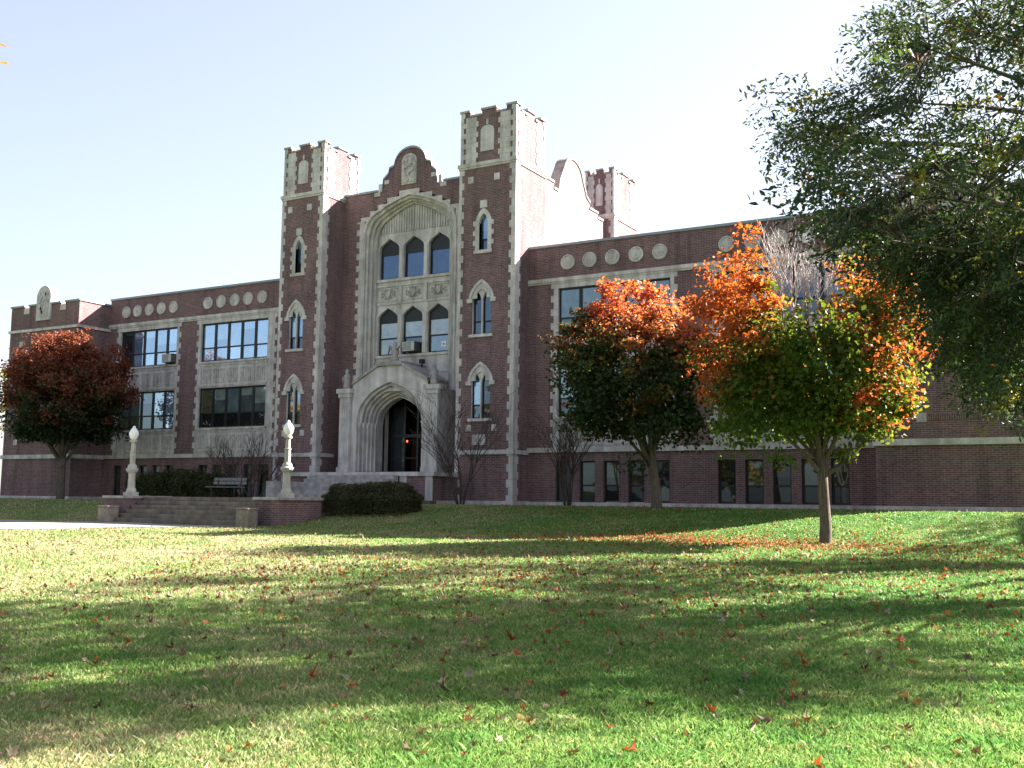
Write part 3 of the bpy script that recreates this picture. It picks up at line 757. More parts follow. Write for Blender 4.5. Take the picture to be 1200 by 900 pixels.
for s, x0, x1 in ((-1, -2.8, -2.1), (1, 2.14, 2.84)):
    c = MB(); c.box(x0, x1, YP-.22, YP+.0, 1.0, 1.5); c.box(x0+.07, x1-.07, YP-.16, YP-.001, 1.5, 4.75); c.box(x0+.02, x1-.02, YP-.22, YP+.05, 4.75, 4.95); c.box(x0-.06, x1+.06, YP-.28, YP+.25, 4.95, 5.16)
    c.box(x0+.14, x1-.14, YP-.19, YP-.161, 1.7, 4.55)
    for k in range(3): c.box(x0+.2+k*.13, x0+.26+k*.13, YP-.21, YP-.191, 1.9, 4.4)
    c.build('pilaster', M['stone'], P)
    xm = (x0+x1)/2                               # small weathered carved figure on the capital
    c = MB(); c.lathe(xm, YP-.02, [(.17, 5.162), (.18, 5.3), (.15, 5.5), (.17, 5.68), (.14, 5.82), (.07, 5.88), (.09, 5.95), (.09, 6.04), (.04, 6.11), (.01, 6.12)], 10)
    c.box(xm-.2, xm-.12, YP-.14, YP+.04, 5.45, 5.75); c.build('finial_figure', M['stone_dark'], P, True)
# jamb shafts with bases and capitals
for k, (hw, zs, rs) in enumerate(orders):
    for s in (-1, 1):
        c = MB(); x = PX+s*(hw+.05); y_ = YP+.17*(k+1)-.03
        c.lathe(x, y_, [(.08, 1.22), (.08, 1.42), (.055, 1.5), (.048, 3.3), (.075, 3.34), (.075, 3.36), (.06, 3.38), (.1, 3.5), (.1, 3.57)], 10)
        c.build('jamb_shaft', M['stone'], P, True)
c = MB()                                        # figure over the gable
c.lathe(PX, YP+.35, [(.22, 6.331), (.2, 6.5), (.13, 6.62), (.19, 6.8), (.16, 7.0), (.07, 7.08), (.1, 7.17), (.08, 7.27), (.02, 7.32)], 10)
c.tube([(PX-.1, YP+.3, 6.95), (PX-.3, YP+.35, 7.12), (PX-.42, YP+.4, 6.75)], [.08, .06, .03], 6); c.tube([(PX+.1, YP+.3, 6.95), (PX+.3, YP+.35, 7.12), (PX+.42, YP+.4, 6.75)], [.08, .06, .03], 6)
c.build('finial_figure', M['stone_dark'], P, True)
# vestibule
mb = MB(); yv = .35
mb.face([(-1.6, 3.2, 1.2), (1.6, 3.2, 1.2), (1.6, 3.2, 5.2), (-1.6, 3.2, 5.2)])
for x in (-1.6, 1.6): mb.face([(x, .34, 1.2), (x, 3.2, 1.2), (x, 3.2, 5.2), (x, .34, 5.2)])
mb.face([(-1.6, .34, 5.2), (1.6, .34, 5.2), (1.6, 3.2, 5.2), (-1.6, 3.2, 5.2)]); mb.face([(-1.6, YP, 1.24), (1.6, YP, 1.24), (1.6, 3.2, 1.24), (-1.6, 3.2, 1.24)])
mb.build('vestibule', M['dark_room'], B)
c = MB(); yd = .8
for x in (-1.12, -.36, .38, 1.08): c.box(x-.045, x+.045, yd, yd+.08, 1.245, 4.7 if abs(x) < .5 else 3.7)
for z in (1.26, 2.95, 3.02): c.box(-1.16, 1.16, yd+.002, yd+.078, z, z+.07)
c.box(-1.1, -.4, yd+.003, yd+.07, 1.95, 2.0); c.box(-.3, .34, yd+.003, yd+.07, 1.95, 2.0)
D = c.build('entrance_door', M['frame'], B)
c = MB()
for a, b in ((-1.075, -.405),):
    c.face([(a, yd+.04, 1.33), (b, yd+.04, 1.33), (b, yd+.04, 2.95), (a, yd+.04, 2.95)], (.02, .022, .024, .07)); c.face([(a, yd+.04, 3.09), (b, yd+.04, 3.09), (b, yd+.04, 4.4), (a, yd+.04, 4.4)], (.02, .022, .024, .06))
c.build('pane', M['pane'], D, cols=True)
c = MB(); c.box(-1.5, -.4, 3.0, 3.1, 1.245, 3.4); c.box(-1.35, -.55, 2.97, 2.998, 1.5, 2.1); c.box(-1.35, -.55, 2.97, 2.998, 2.3, 3.2); c.build('inner_door', M['door_wood'], B)
c = MB(); c.lathe(-.5, 1.2, [(.01, 2.75), (.035, 2.765), (.045, 2.8), (.035, 2.835), (.01, 2.85)], 10); lamp_in = c.build('entrance_lamp', M['glow'], None, True)
tag(lamp_in, 'small glowing red lamp just inside the dark arched entrance', 'lamp')
c = MB(); c.box(-.52, -.48, 1.18, 1.22, 1.245, 2.719); c.build('bracket', M['metal'], lamp_in)
# entrance landing and its stair
L = MB(); L.box(-4.3, 4.0, -3.2, YT-.002, -.5, 1.02); L.box(-2.1, 2.14, YT-.002, YP-.0, -.5, 1.02); o = L.build('landing', M['brick'], B)
c = MB(); c.box(-4.4, 4.1, -3.32, YT-.11, 1.022, 1.2); c.box(-2.09, 2.13, YT-.109, YP+.02, 1.022, 1.21); c.build('landing_slab', M['stone'], o)
for x in (-4.12, -2.6, 2.5, 3.82): MB().box(x-.18, x+.18, -3.26, -3.202, .002, 1.02).build('landing_pier', M['stone'], o)
c = MB(); c.box(-4.4, 4.1, -3.3, -3.2, -.5, .0); c.box(4.002, 4.1, -3.2, YT, -.5, 0); c.build('landing_plinth', M['stone'], o)
c = MB()
for k in range(7): c.box(-2.3, 2.3, -3.33-.34*(7-k), -3.33-.34*(6-k), -.3, .02+1.18*(k+.15)/7)
for x in (-2.75, 2.3): c.box(x, x+.45, -5.9, -3.34, -.3, .75); 
c.build('entrance_stair', M['stone_dark'], B)

# floodlight over the portal
o = MB().box(.78, .98, .2, .42, 6.36, 6.56).build('floodlight', M['metal'], B)
MB().box(.85, .91, .3, .34, 6.2, 6.36).build('floodlight_bracket', M['metal'], o)

# ------------------------------------------------------------------ window air conditioners and a paper notice
def ac(x, y, z, label):
    t = thing('air_conditioner', label, 'air conditioner', (x, y, z), 0, 'window air conditioners')
    MB().box(-.36, .36, -.38, .3, 0, .46).build('case', M['ac_dark'], t, bevel=.01)
    c = MB()
    for k in range(8): c.box(-.3, .12, -.40, -.382, .05+k*.045, .075+k*.045)
    c.box(-.34, .34, -.395, -.381, .415, .45); c.box(-.34, .34, -.395, -.381, .01, .04); c.box(.15, .34, -.395, -.381, .05, .4); c.box(-.34, -.31, -.395, -.381, .04, .415); c.build('grille', M['ac'], t)
    MB().box(-.37, .37, -.3, .28, .461, .475).build('top_plate', M['ac'], t)
ac(-.08, YI+.05, 7.03, 'pale air conditioner in the middle window above the arched portal')
ac(-15.37, .05, 7.24, 'air conditioner in an upper left wing window, beside the brick pier')
t = MB().box(1.5, 1.78, YI+.128, YI+.132, 7.2, 7.46).build('paper_notice', M['paper'])
tag(t, 'small white paper notice in the right window above the portal', 'notice')
MB().box(1.58, 1.7, YI+.1255, YI+.1275, 7.28, 7.38).build('printed_mark', M['coping'], t)

# ------------------------------------------------------------------ terrace, steps, lamp pedestals
c = MB(); c.box(-2.98, 3.38, -12.02, -3.5, -.6, .0); c.box(3.381, 4.4, -11.0, -3.52, -.6, -.004)
TER = c.build('terrace', M['step']); TER['kind'] = 'structure'
stp = thing('stone_steps', 'wide flight of weathered concrete steps between brick walls, rising from the path to the terrace', 'steps', (.2, -12.7, 0))
stp_l = lambda x: x-.2
for k in range(6):
    zt_ = .03-.155*k; y1 = -12.0-.26*k if k else -11.6; y0 = -12.0-.26*(k+1)
    c = MB(); c.box(-2.98-.2, 3.38-.2, y0+12.7-.02, y1+12.7-.021, zt_-.5, zt_); c.build('step', M['step'], stp, bevel=.015)
def flank(x0, x1, label):
    t = thing('brick_pedestal', label, 'pedestal', ((x0+x1)/2, -12.2, 0), 0, 'brick walls flanking the steps'); h = (x1-x0)/2
    MB().box(-h, h, -.9, 1.3, -1.3, -.05).build('brick_body', M['brick'], t)
    MB().box(-h-.06, h+.06, -.96, 1.36, -.048, .05).build('cap_slab', M['stone_dark'], t, bevel=.015)
flank(3.42, 4.5, 'low brick wall with stone cap on the right of the steps, under the lamp')
flank(-4.1, -3.02, 'low brick wall with stone cap on the left of the steps, under the lamp')
def post(x, label):
    z = float(G(x, -13.9)); t = thing('concrete_post', label, 'post', (x, -13.62, z), 0, 'concrete posts at the foot of the steps')
    MB().box(-.27, .27, -.25, .25, -.2, .58).build('shaft', M['post'], t, bevel=.03)
    c = MB(); c.prism([(-.29, .582), (.29, .582), (.27, .64), (-.27, .64)], -.27, .27); c.build('cap', M['post'], t, bevel=.02)
post(3.6, 'short square concrete post at the right foot of the steps'); post(-3.2, 'short square concrete post at the left foot of the steps')
def lamp(x, y, label):
    t = thing('street_lamp', label, 'lamp post', (x, y, .05), 0, 'lamp posts at the top of the steps')
    c = MB(); c.box(-.2, .2, -.2, .2, 0, .14); c.lathe(0, 0, [(.19, .141), (.18, .22), (.14, .3), (.125, .75), (.14, .85)], 8); c.build('base', M['concrete'], t)
    c = MB(); c.lathe(0, 0, [(.14, .851), (.19, .9), (.23, .95), (.23, 1.02), (.17, 1.06), (.17, 1.12), (.11, 1.2)], 12); c.build('collar', M['concrete'], t)
    c = MB(); c.lathe(0, 0, [(.098, 1.2), (.108, 1.45), (.1, 1.62), (.118, 1.63), (.118, 1.67), (.095, 1.68), (.075, 2.02)], 12); c.build('shaft', M['concrete'], t)
    c = MB(); c.lathe(0, 0, [(.13, 2.02), (.14, 2.06), (.12, 2.12)], 12); c.build('lamp_holder', M['concrete'], t)
    c = MB(); c.lathe(0, 0, [(.1, 2.121), (.145, 2.2), (.178, 2.3), (.182, 2.37), (.15, 2.45), (.1, 2.53), (.06, 2.57), (.05, 2.61), (.02, 2.65)], 18); c.build('globe', M['globe'], t, True)
lamp(4.1, -12.3, 'pale concrete lamp post with white acorn globe, right of the steps')
lamp(-3.6, -12.3, 'pale concrete lamp post with white acorn globe, left of the steps')

# ------------------------------------------------------------------ bench
bt = thing('park_bench', 'grey wooden slatted bench on the terrace above the steps', 'bench', (-2.6, -8.4, .0), R_(14))
c = MB()
for k in range(3): c.box(-.74, .74, -.28+k*.17, -.14+k*.17, .43, .47)
c.build('seat', M['wood'], bt)
c = MB()
for k in range(2): c.prism_x([(.27+k*.03, .56+k*.15), (.31+k*.03, .56+k*.15), (.34+k*.03, .68+k*.15), (.30+k*.03, .68+k*.15)], -.74, .74)
c.build('backrest', M['wood'], bt)
for x in (-.52, .52):
    c = MB(); c.tube([(x, -.22, 0), (x, -.2, .43)], .035); c.tube([(x, .3, 0), (x, .22, .43), (x, .36, .84)], .035); c.tube([(x, -.26, .41), (x, .25, .41)], .03); c.build('leg', M['metal'], bt)

# ------------------------------------------------------------------ vegetation
def leaf_mesh(name, P, Nrm, size, colr, asp=.75, fold=.25, up=None):
    """one folded five-sided leaf per point; P, Nrm (n,3); size (n,); colr (n,3)"""
    n_ = len(P); Nrm = Nrm/np.maximum(np.linalg.norm(Nrm, axis=1, keepdims=True), 1e-6)
    t = rng.normal(size=(n_, 3)) if up is None else up+rng.normal(size=(n_, 3))*.35
    t -= Nrm*(t*Nrm).sum(1, keepdims=True); t /= np.maximum(np.linalg.norm(t, axis=1, keepdims=True), 1e-6)
    b = np.cross(Nrm, t); s = size[:, None]
    V = np.empty((n_, 6, 3), np.float32)
    V[:, 0] = P-t*s*.5; V[:, 1] = P+b*s*asp*.5-t*s*.12+Nrm*s*fold; V[:, 2] = P+b*s*asp*.34+t*s*.25+Nrm*s*fold*.6
    V[:, 3] = P+t*s*.55; V[:, 4] = P-b*s*asp*.34+t*s*.25+Nrm*s*fold*.6; V[:, 5] = P-b*s*asp*.5-t*s*.12+Nrm*s*fold
    base = np.arange(n_)*6
    Fq = np.stack([base, base+1, base+2, base+3, base, base+3, base+4, base+5], 1).reshape(-1)
    me = bpy.data.meshes.new(name)
    me.vertices.add(n_*6); me.vertices.foreach_set('co', V.ravel())
    me.loops.add(n_*8); me.loops.foreach_set('vertex_index', Fq.astype(np.int32))
    me.polygons.add(n_*2); me.polygons.foreach_set('loop_start', np.arange(0, n_*8, 4, dtype=np.int32))
    try: me.polygons.foreach_set('loop_total', np.full(n_*2, 4, np.int32))
    except Exception: pass
    me.update(calc_edges=True)
    C4 = np.ones((n_, 6, 4), np.float32); C4[:, :, :3] = np.clip(colr*.85, 0, 1)[:, None, :]; set_col(me, C4)
    return me
def unit(n_):
    v = rng.normal(size=(n_, 3)); return v/np.linalg.norm(v, axis=1, keepdims=True)
GREEN = np.array([.042, .08, .016]); DKGREEN = np.array([.022, .042, .016]); YG = np.array([.15, .18, .03]); ORANGE = np.array([.44, .115, .04]); RED = np.array([.36, .045, .025]); YEL = np.array([.38, .27, .06]); BROWN = np.array([.2, .1, .045])
def curve_pts(a, b, bend, n_=6):
    a, b = Vector(a), Vector(b); return [a.lerp(b, k/(n_-1))+Vector(bend)*math.sin(math.pi*k/(n_-1)) for k in range(n_)]

def maple(name, label, loc, trunk_h, trunk_r, cc, rad, nclump, per, size, colour, group, bare=None, seed=1, low=None, keep=None, skirt=.78):
    """rounded street maple: cc/rad = crown centre and radii relative to the foot"""
    global rng
    rng = np.random.default_rng(seed); rd = random.Random(seed)
    x, y = loc; z = float(G(x, y))-.03
    t = thing(name, label, 'tree', (x, y, z), 0, group)
    cc = np.array(cc); rad = np.array(rad)
    # clumps through the volume, mostly in the outer shell; the outline is uneven
    d = unit(nclump*3); r = rng.uniform(.25, 1, nclump*3)**.45
    lump = 1+.16*np.sin(d[:, 0]*5+seed)*np.cos(d[:, 2]*6+seed*2)+.10*np.sin(d[:, 1]*9+seed)*np.cos(d[:, 2]*11+d[:, 0]*8)+rng.normal(size=len(d))*.05; lump = np.where(rng.random(len(d)) < .07, lump*1.14, lump)
    cl = cc+d*(r*lump)[:, None]*rad
    flat = (cl[:, 2] > cc[2]-rad[2]*skirt) | (rng.random(len(cl)) < .12)
    cl = cl[flat]; d = d[flat]; r = r[flat]
    if bare is not None:
        k = bare(cl); cl, d, r = cl[~k], d[~k], r[~k]
    if keep is not None:
        k = keep(cl+np.array([x, y, z])); cl, d, r = cl[k], d[k], r[k]
    cl, d, r = cl[:nclump], d[:nclump], r[:nclump]
    n_ = len(cl)
    cs = rng.uniform(.16, .44, n_)
    idx = np.repeat(np.arange(n_), per)
    off = np.clip(rng.normal(size=(n_*per, 3)), -1.5, 1.5)*np.array([1, 1, .75])*cs[idx][:, None]*.8
    P_ = cl[idx]+off
    Nn = unit(n_*per)*.8+d[idx]*.5+np.array([0, 0, .45])
    clump_t = rng.normal(size=n_)
    if keep is not None:
        k = keep(P_+np.array([x, y, z])); P_, idx, Nn = P_[k], idx[k], Nn[k]
    c = colour(P_, cc, rad, clump_t[idx], rng)
    me = leaf_mesh('crown', P_, Nn, rng.uniform(.7, 1.25, len(P_))*size, c)
    link_mesh('crown', me, M['leaf'], t)
    # wood
    mb = MB(); fork = Vector((cc[0]*.25, cc[1]*.25, trunk_h))
    flare = [(0, 0, -.1), (0, 0, .12), (0.01, 0, .5), (cc[0]*.1, cc[1]*.1, trunk_h*.6), tuple(fork)]
    mb.tube(flare, [trunk_r*1.35, trunk_r*1.12, trunk_r, trunk_r*.93, trunk_r*.88], 12)
    tops = []
    for k in range(9):
        a = k/9*2*math.pi+rd.uniform(-.3, .3); e = rd.uniform(.25, 1)
        tip = Vector(cc)+Vector((math.cos(a)*rad[0]*.55*(1.1-e*.6), math.sin(a)*rad[1]*.55*(1.1-e*.6), rad[2]*(.1+.6*e)-rad[2]*.2))
        st = fork-Vector((0, 0, rd.uniform(0, trunk_h*.25)))
        pts = curve_pts(st, tip, (math.cos(a)*.3, math.sin(a)*.3, -.15)); r0 = trunk_r*rd.uniform(.35, .55)
        mb.tube(pts, list(np.linspace(r0, .02, len(pts))), 7); tops += pts[2:]
    for k in range(0, n_, max(1, n_//130)):
        p = Vector(cl[k]); s = min(tops, key=lambda q: (q-p).length)
        mb.tube(curve_pts(s, p, (0, 0, .1), 4), [.022, .016, .011, .006], 4)
    if low:
        for tip in low: mb.tube(curve_pts((0, 0, trunk_h*.72), tip, (.15, 0, -.12)), list(np.linspace(trunk_r*.5, .02, 6)), 7)
    mb.build('trunk', M['bark'], t, True)
    return t, cl
def vary(c, rg, k=.22): return c*(1+rg.normal(size=(len(c), 1))*k)*(1+rg.normal(size=c.shape)*.06)
def lerp3(a, b, f): return a+(b-a)*np.clip(f, 0, 1)[:, None]

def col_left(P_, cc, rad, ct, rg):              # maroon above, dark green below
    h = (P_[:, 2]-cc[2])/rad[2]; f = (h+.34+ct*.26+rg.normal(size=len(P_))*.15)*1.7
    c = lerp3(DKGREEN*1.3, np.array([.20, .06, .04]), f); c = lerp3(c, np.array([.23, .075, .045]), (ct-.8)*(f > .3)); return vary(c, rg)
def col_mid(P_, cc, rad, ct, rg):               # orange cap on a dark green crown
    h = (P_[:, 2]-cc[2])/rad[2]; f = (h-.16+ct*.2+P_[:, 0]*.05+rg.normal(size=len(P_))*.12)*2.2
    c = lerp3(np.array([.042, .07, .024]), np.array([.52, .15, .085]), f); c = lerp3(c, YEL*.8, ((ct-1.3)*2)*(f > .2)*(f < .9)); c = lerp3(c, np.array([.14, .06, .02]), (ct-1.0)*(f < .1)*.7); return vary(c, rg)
def col_front(P_, cc, rad, ct, rg):             # green heart, orange shoulders, sun highlights tinted into a yellow-green rim on the sunny side
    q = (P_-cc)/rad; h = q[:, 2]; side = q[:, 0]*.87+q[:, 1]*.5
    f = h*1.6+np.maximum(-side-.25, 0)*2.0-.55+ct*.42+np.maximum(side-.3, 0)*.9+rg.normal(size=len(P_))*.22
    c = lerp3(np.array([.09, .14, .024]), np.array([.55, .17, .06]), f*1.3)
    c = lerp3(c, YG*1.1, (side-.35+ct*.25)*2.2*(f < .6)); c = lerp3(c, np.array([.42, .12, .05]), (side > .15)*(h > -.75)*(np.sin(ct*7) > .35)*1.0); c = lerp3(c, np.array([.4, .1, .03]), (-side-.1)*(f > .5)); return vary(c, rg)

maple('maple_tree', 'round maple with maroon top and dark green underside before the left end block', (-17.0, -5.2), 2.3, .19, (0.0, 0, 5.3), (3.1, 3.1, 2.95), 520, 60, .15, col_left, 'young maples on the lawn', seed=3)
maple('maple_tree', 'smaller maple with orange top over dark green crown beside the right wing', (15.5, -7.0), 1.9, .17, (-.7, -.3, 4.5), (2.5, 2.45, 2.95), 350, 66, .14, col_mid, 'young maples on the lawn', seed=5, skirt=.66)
bz = lambda cl: ((cl[:, 0]*.87+cl[:, 1]*.5) < .75) & ((cl[:, 0]*.87+cl[:, 1]*.5) > -1.6) & (cl[:, 2] > 5.45)
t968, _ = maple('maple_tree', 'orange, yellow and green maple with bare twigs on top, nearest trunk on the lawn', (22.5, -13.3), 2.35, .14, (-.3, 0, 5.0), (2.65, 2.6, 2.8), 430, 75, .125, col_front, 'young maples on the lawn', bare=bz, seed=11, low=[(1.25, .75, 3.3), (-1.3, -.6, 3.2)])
# leafless top twigs of that tree
rd = random.Random(4); mb = MB()
def grow(mb, rd, p, d, L, r, lev, maxlev, wob, kids, rise=.03, spread=.6):
    pts = [p]; n_ = 5; q = p.copy(); dd = d.copy()
    for k in range(n_):
        dd = (dd+Vector((rd.gauss(0, wob), rd.gauss(0, wob), rise))).normalized(); q = q+dd*(L/n_); pts.append(q.copy())
    mb.tube(pts, list(np.linspace(r, max(r*.45, .004), n_+1)), 5 if lev < 2 else 3)
    if lev < maxlev:
        for k in range(rd.randint(*kids) if lev < maxlev-1 else 2):
            a = pts[rd.randint(2, n_)]; side = Vector((rd.gauss(0, 1), rd.gauss(0, 1), rd.uniform(-.2, .5))).normalized()
            grow(mb, rd, a, (dd+side*spread).normalized(), L*rd.uniform(.5, .75), r*.6, lev+1, maxlev, wob, kids, rise, spread)
for k in range(13):
    l, dpt = rd.uniform(-1.0, .45), rd.gauss(0, .5)
    grow(mb, rd, Vector((-.3+l*.87-dpt*.5, l*.5+dpt*.87, rd.uniform(5.0, 5.7))), Vector((l*.25+rd.gauss(0, .12), rd.gauss(0, .15), 1)).normalized(), rd.uniform(1.0, 1.35), .022, 0, 3, .07, (3, 5), .12, .5)
mb.build('bare_twigs', M['bark_pale'], t968)

# ---- big oak at the right, its trunk outside the picture
POLY = np.array([(1028, -40), (1035, 8), (985, 18), (1004, 62), (1010, 100), (975, 95), (965, 118), (938, 108), (925, 72), (900, 38), (880, 50), (876, 110), (884, 156), (905, 168), (915, 200), (935, 225), (928, 243), (955, 262), (990, 282), (1015, 300), (1055, 325), (1052, 352), (1085, 372), (1075, 395), (1095, 420), (1112, 432), (1122, 450), (1140, 440), (1168, 460), (1200, 466), (1300, 480), (1700, 520), (1700, -40)], float)
def oak(name, label, foot, centre, rad, boughs, nvis, seed, fit, trunk_r=.38):
    global rng
    rng = np.random.default_rng(seed); rd = random.Random(seed)
    x, y = foot; z = float(G(x, y))-.05
    t = thing(name, label, 'tree', (x, y, z), 0, 'large oaks at the right edge of the lawn')
    C = np.array(centre); Rr = np.array(rad)
    S, Dv = [], []; foot3 = np.array([x, y, z])
    def inside(W):
        u, v, dz = project(W)
        return ~((dz > .5) & (u < 1215) & (v < 600)) | in_poly(u, v, POLY)
    lobes = []
    for (px, py) in boughs:                    # boughs that throw the broken shade on the lawn
        dep = (1.5 if py > 665 else 1.02)*F_PX/(py-587.7-.0117*(px-600)); lat = (px-600)/F_PX*dep
        for k in range(14):
            h = rd.uniform(3.6, 9.8); a = lat+1.53*h; b = dep+.51*h
            q = np.array([*map(float, lat_dep(a, b)), z+h])
            if inside(q[None])[0] and b > 8.5:
                vv = float(project(q)[1]); lobes.append((q, rd.uniform(.6, .95), 96 if a > .55*b else (24 if vv < 270 else 46))); break
    for u, v in ([(905, 68), (922, 98), (912, 140), (940, 200), (1040, 40), (1020, 120), (1075, 75)] if nvis else []):
        dep = rd.uniform(13.5, 15.5); lobes.append((CAM+dep*(CF+(u-600)/F_PX*CR-(v-450)/F_PX*CU), .34, 20))
    k = 0
    while k < nvis:                             # boughs on the side towards the school
        u, v = rd.uniform(875, 1270), rd.uniform(-70, 478)
        if not in_poly(np.array([u]), np.array([v]), POLY)[0] or (v < 250 and rd.random() < .58): continue
        dep = rd.uniform(12.0, 17.5); q = CAM+dep*(CF+(u-600)/F_PX*CR-(v-450)/F_PX*CU); lobes.append((q, rd.uniform(.4, .7), 17 if v < 250 else 32)); k += 1
    for q, r_, n__ in lobes:
        P_ = q+np.clip(rng.normal(size=(n__, 3)), -1.7, 1.7)*np.array([.8, .8, .42])*r_
        loc = P_-foot3; out = loc[:, :2]-C[:2]*.6; out /= np.maximum(np.linalg.norm(out, axis=1, keepdims=True), .2)
        ok = inside(P_) & inside(P_+np.c_[out*.6, np.zeros(len(out))]) & (loc[:, 2] > 2.0)
        S += list(loc[ok]); Dv += list(out[ok])
    S = np.array(S); Dv = np.array(Dv); n_ = len(S); per = 34
    up_f = np.clip((S[:, 2]-C[2])/Rr[2], -1, 1)
    Dv = Dv.reshape(-1, 2)
    ax = np.c_[Dv+rng.normal(size=(n_, 2))*.45, up_f*.75-.12+rng.normal(size=n_)*.22]; ax /= np.linalg.norm(ax, axis=1, keepdims=True)
    Ls = rng.uniform(.5, .95, n_); idx = np.repeat(np.arange(n_), per); k = np.tile(np.arange(per)/per, n_)
    side = unit(n_*per); side -= ax[idx]*(side*ax[idx]).sum(1, keepdims=True); side /= np.linalg.norm(side, axis=1, keepdims=True)
    P_ = S[idx]+ax[idx]*(k*Ls[idx])[:, None]+side*(.03+.07*rng.random(n_*per))[:, None]-np.array([0, 0, 1])*(k**2*.12)[:, None]
    ct = rng.normal(size=n_)[idx]
    base = lerp3(np.tile(np.array([.032, .052, .04]), (n_*per, 1)), np.array([.055, .088, .036]), .5+ct*.35); base = lerp3(base, np.array([.22, .2, .03]), (ct-1.35)*1.5); base = lerp3(base, np.array([.3, .1, .03]), (rng.random(n_*per) > .994)*1.0)
    me = leaf_mesh('crown', P_, unit(n_*per)*.8+np.array([0, 0, .5]), rng.uniform(.055, .10, n_*per), vary(base, rng), .42, .12, up=ax[idx]*.8+side*.9)
    link_mesh('crown', me, M['leaf'], t)
    mb = MB(); H = C[2]+Rr[2]*.7
    tr = [(0, 0, -.2), (0, 0, .3), (.05, .03, 2), (C[0]*.4, C[1]*.4, H*.55), (C[0]*.8, C[1]*.8, H)]
    mb.tube(tr, [trunk_r*1.5, trunk_r*1.1, trunk_r, trunk_r*.6, .06], 12)
    nodes = []
    for kk in range(46):
        p = Vector(S[rd.randrange(n_)]); zz = min(max(p.z*.72, 2.2), H*.9); f = zz/H; st = Vector((C[0]*.8*f, C[1]*.8*f, zz))
        pts = curve_pts(st, p, (0, 0, .35), 8); r0 = .03+.022*(p-st).length/2
        if fit:
            q = np.array([pp+Vector((x, y, z)) for pp in pts]); u, v, dz = project(q)
            if (~in_poly(u, v, POLY) & (u < 1200)).any(): continue
        mb.tube(pts, list(np.linspace(r0, .012, 8)), 6); nodes += pts[2:]
    nd = np.array([tuple(q) for q in nodes])
    for kk in range(0, n_, 2):
        p = S[kk]; j = np.argmin(((nd-p)**2).sum(1)); q = Vector(nd[j])
        tip = Vector(p+ax[kk]*Ls[kk]*.95-np.array([0, 0, .1]))
        if (q-Vector(p)).length < 1.5: mb.tube([q, Vector(p), tip], [.012, .008, .003], 3)
        else: mb.tube([Vector(p), tip], [.008, .003], 3)
    mb.build('trunk', M['bark'], t, True)
    return t
fx, fy = map(float, lat_dep(10.4, 14.6))
oak('oak_tree', 'large dark green oak overhanging the picture from the upper right', (fx, fy), (-.1, -1.5, 6.9), (6.6, 3.7, 4.3),
    [(50, 805), (150, 825), (255, 805), (330, 765), (400, 805), (110, 765), (450, 765), (220, 742), (560, 795), (640, 772), (730, 785), (810, 765), (890, 792), (970, 772), (1020, 800), (660, 815), (900, 815),
     (20, 780), (600, 748), (300, 825), (1000, 742), (700, 755), (-40, 830), (40, 745), (-90, 800), (80, 845)], 84, 21, True)
fx, fy = map(float, lat_dep(23.0, 23.0))
oak('oak_tree', 'second large oak beyond the right edge, shading the middle of the lawn', (fx, fy), (-3.6, -2.0, 8.2), (5.8, 2.4, 2.6),
    [(300, 706), (380, 696), (450, 688), (520, 685), (600, 693), (660, 684), (730, 687), (800, 693), (860, 683), (930, 686), (1000, 690), (1060, 684), (1120, 686), (1190, 690), (1240, 684), (1130, 646), (1165, 641), (1195, 648), (1230, 640), (1100, 650), (560, 704), (760, 704), (900, 702), (1120, 735), (1200, 738)], 0, 22, True, .2)

# ---- trees beyond the left end and across the lawn behind the viewpoint
def col_pale(P_, cc, rad, ct, rg):
    c = lerp3(np.tile(np.array([.3, .3, .1]), (len(P_), 1)), np.array([.4, .26, .14]), .5+ct*.4); return vary(c, rg)
maple('autumn_tree', 'pale yellow green tree beyond the far left end of the school', (-35.5, 8.0), 3, .25, (0, 0, 6.5), (3.8, 3.8, 4.6), 260, 40, .2, col_pale, 'background trees at the left', seed=31)
maple('autumn_tree', 'tall thin yellow tree beyond the far left end of the school', (-47, 2.0), 3, .25, (0, 0, 7.2), (4, 4, 5.2), 220, 40, .22, col_pale, 'background trees at the left', seed=32)
def col_street(P_, cc, rad, ct, rg):
    c = lerp3(np.tile(GREEN*1.3, (len(P_), 1)), np.array([.5, .26, .06]), .35+ct*.5); return vary(c, rg)
tree0, _ = maple('street_tree', 'tall autumn tree across the lawn, mirrored in the school windows', (-40, -84), 3.5, .35, (0, 0, 9.5), (6.5, 6.5, 7.5), 240, 40, .45, col_street, 'street trees mirrored in the windows', seed=41)
for x, y, s in ((-24, -90, 1.0), (-58, -80, .9), (-78, -78, 1.05), (-12, -86, 1.1), (-100, -84, .9), (2, -92, 1.0)):
    o = tree0.copy(); col.objects.link(o); o.location = (x, y, -1.65); o.scale = (s, s, s); o.rotation_euler.z = x
    for ch in tree0.children:
        k = ch.copy(); col.objects.link(k); k.parent = o
def col_orange(P_, cc, rad, ct, rg): return vary(lerp3(np.tile(ORANGE, (len(P_), 1)), YEL, ct*.4), rg)
lx, ly = map(float, lat_dep(-10.1, 14.5))
maple('maple_tree', 'orange leaved tree whose twig tips enter at the upper left edge', (lx, ly), 3.0, .2, (0, 0, 7.6), (3.0, 3.0, 2.6), 160, 40, .12, col_orange, None, seed=51,
      keep=lambda W: (lambda u, v, d: (u < -16) | ((u < 7) & (v > 48) & (v < 86)))(*project(W)))

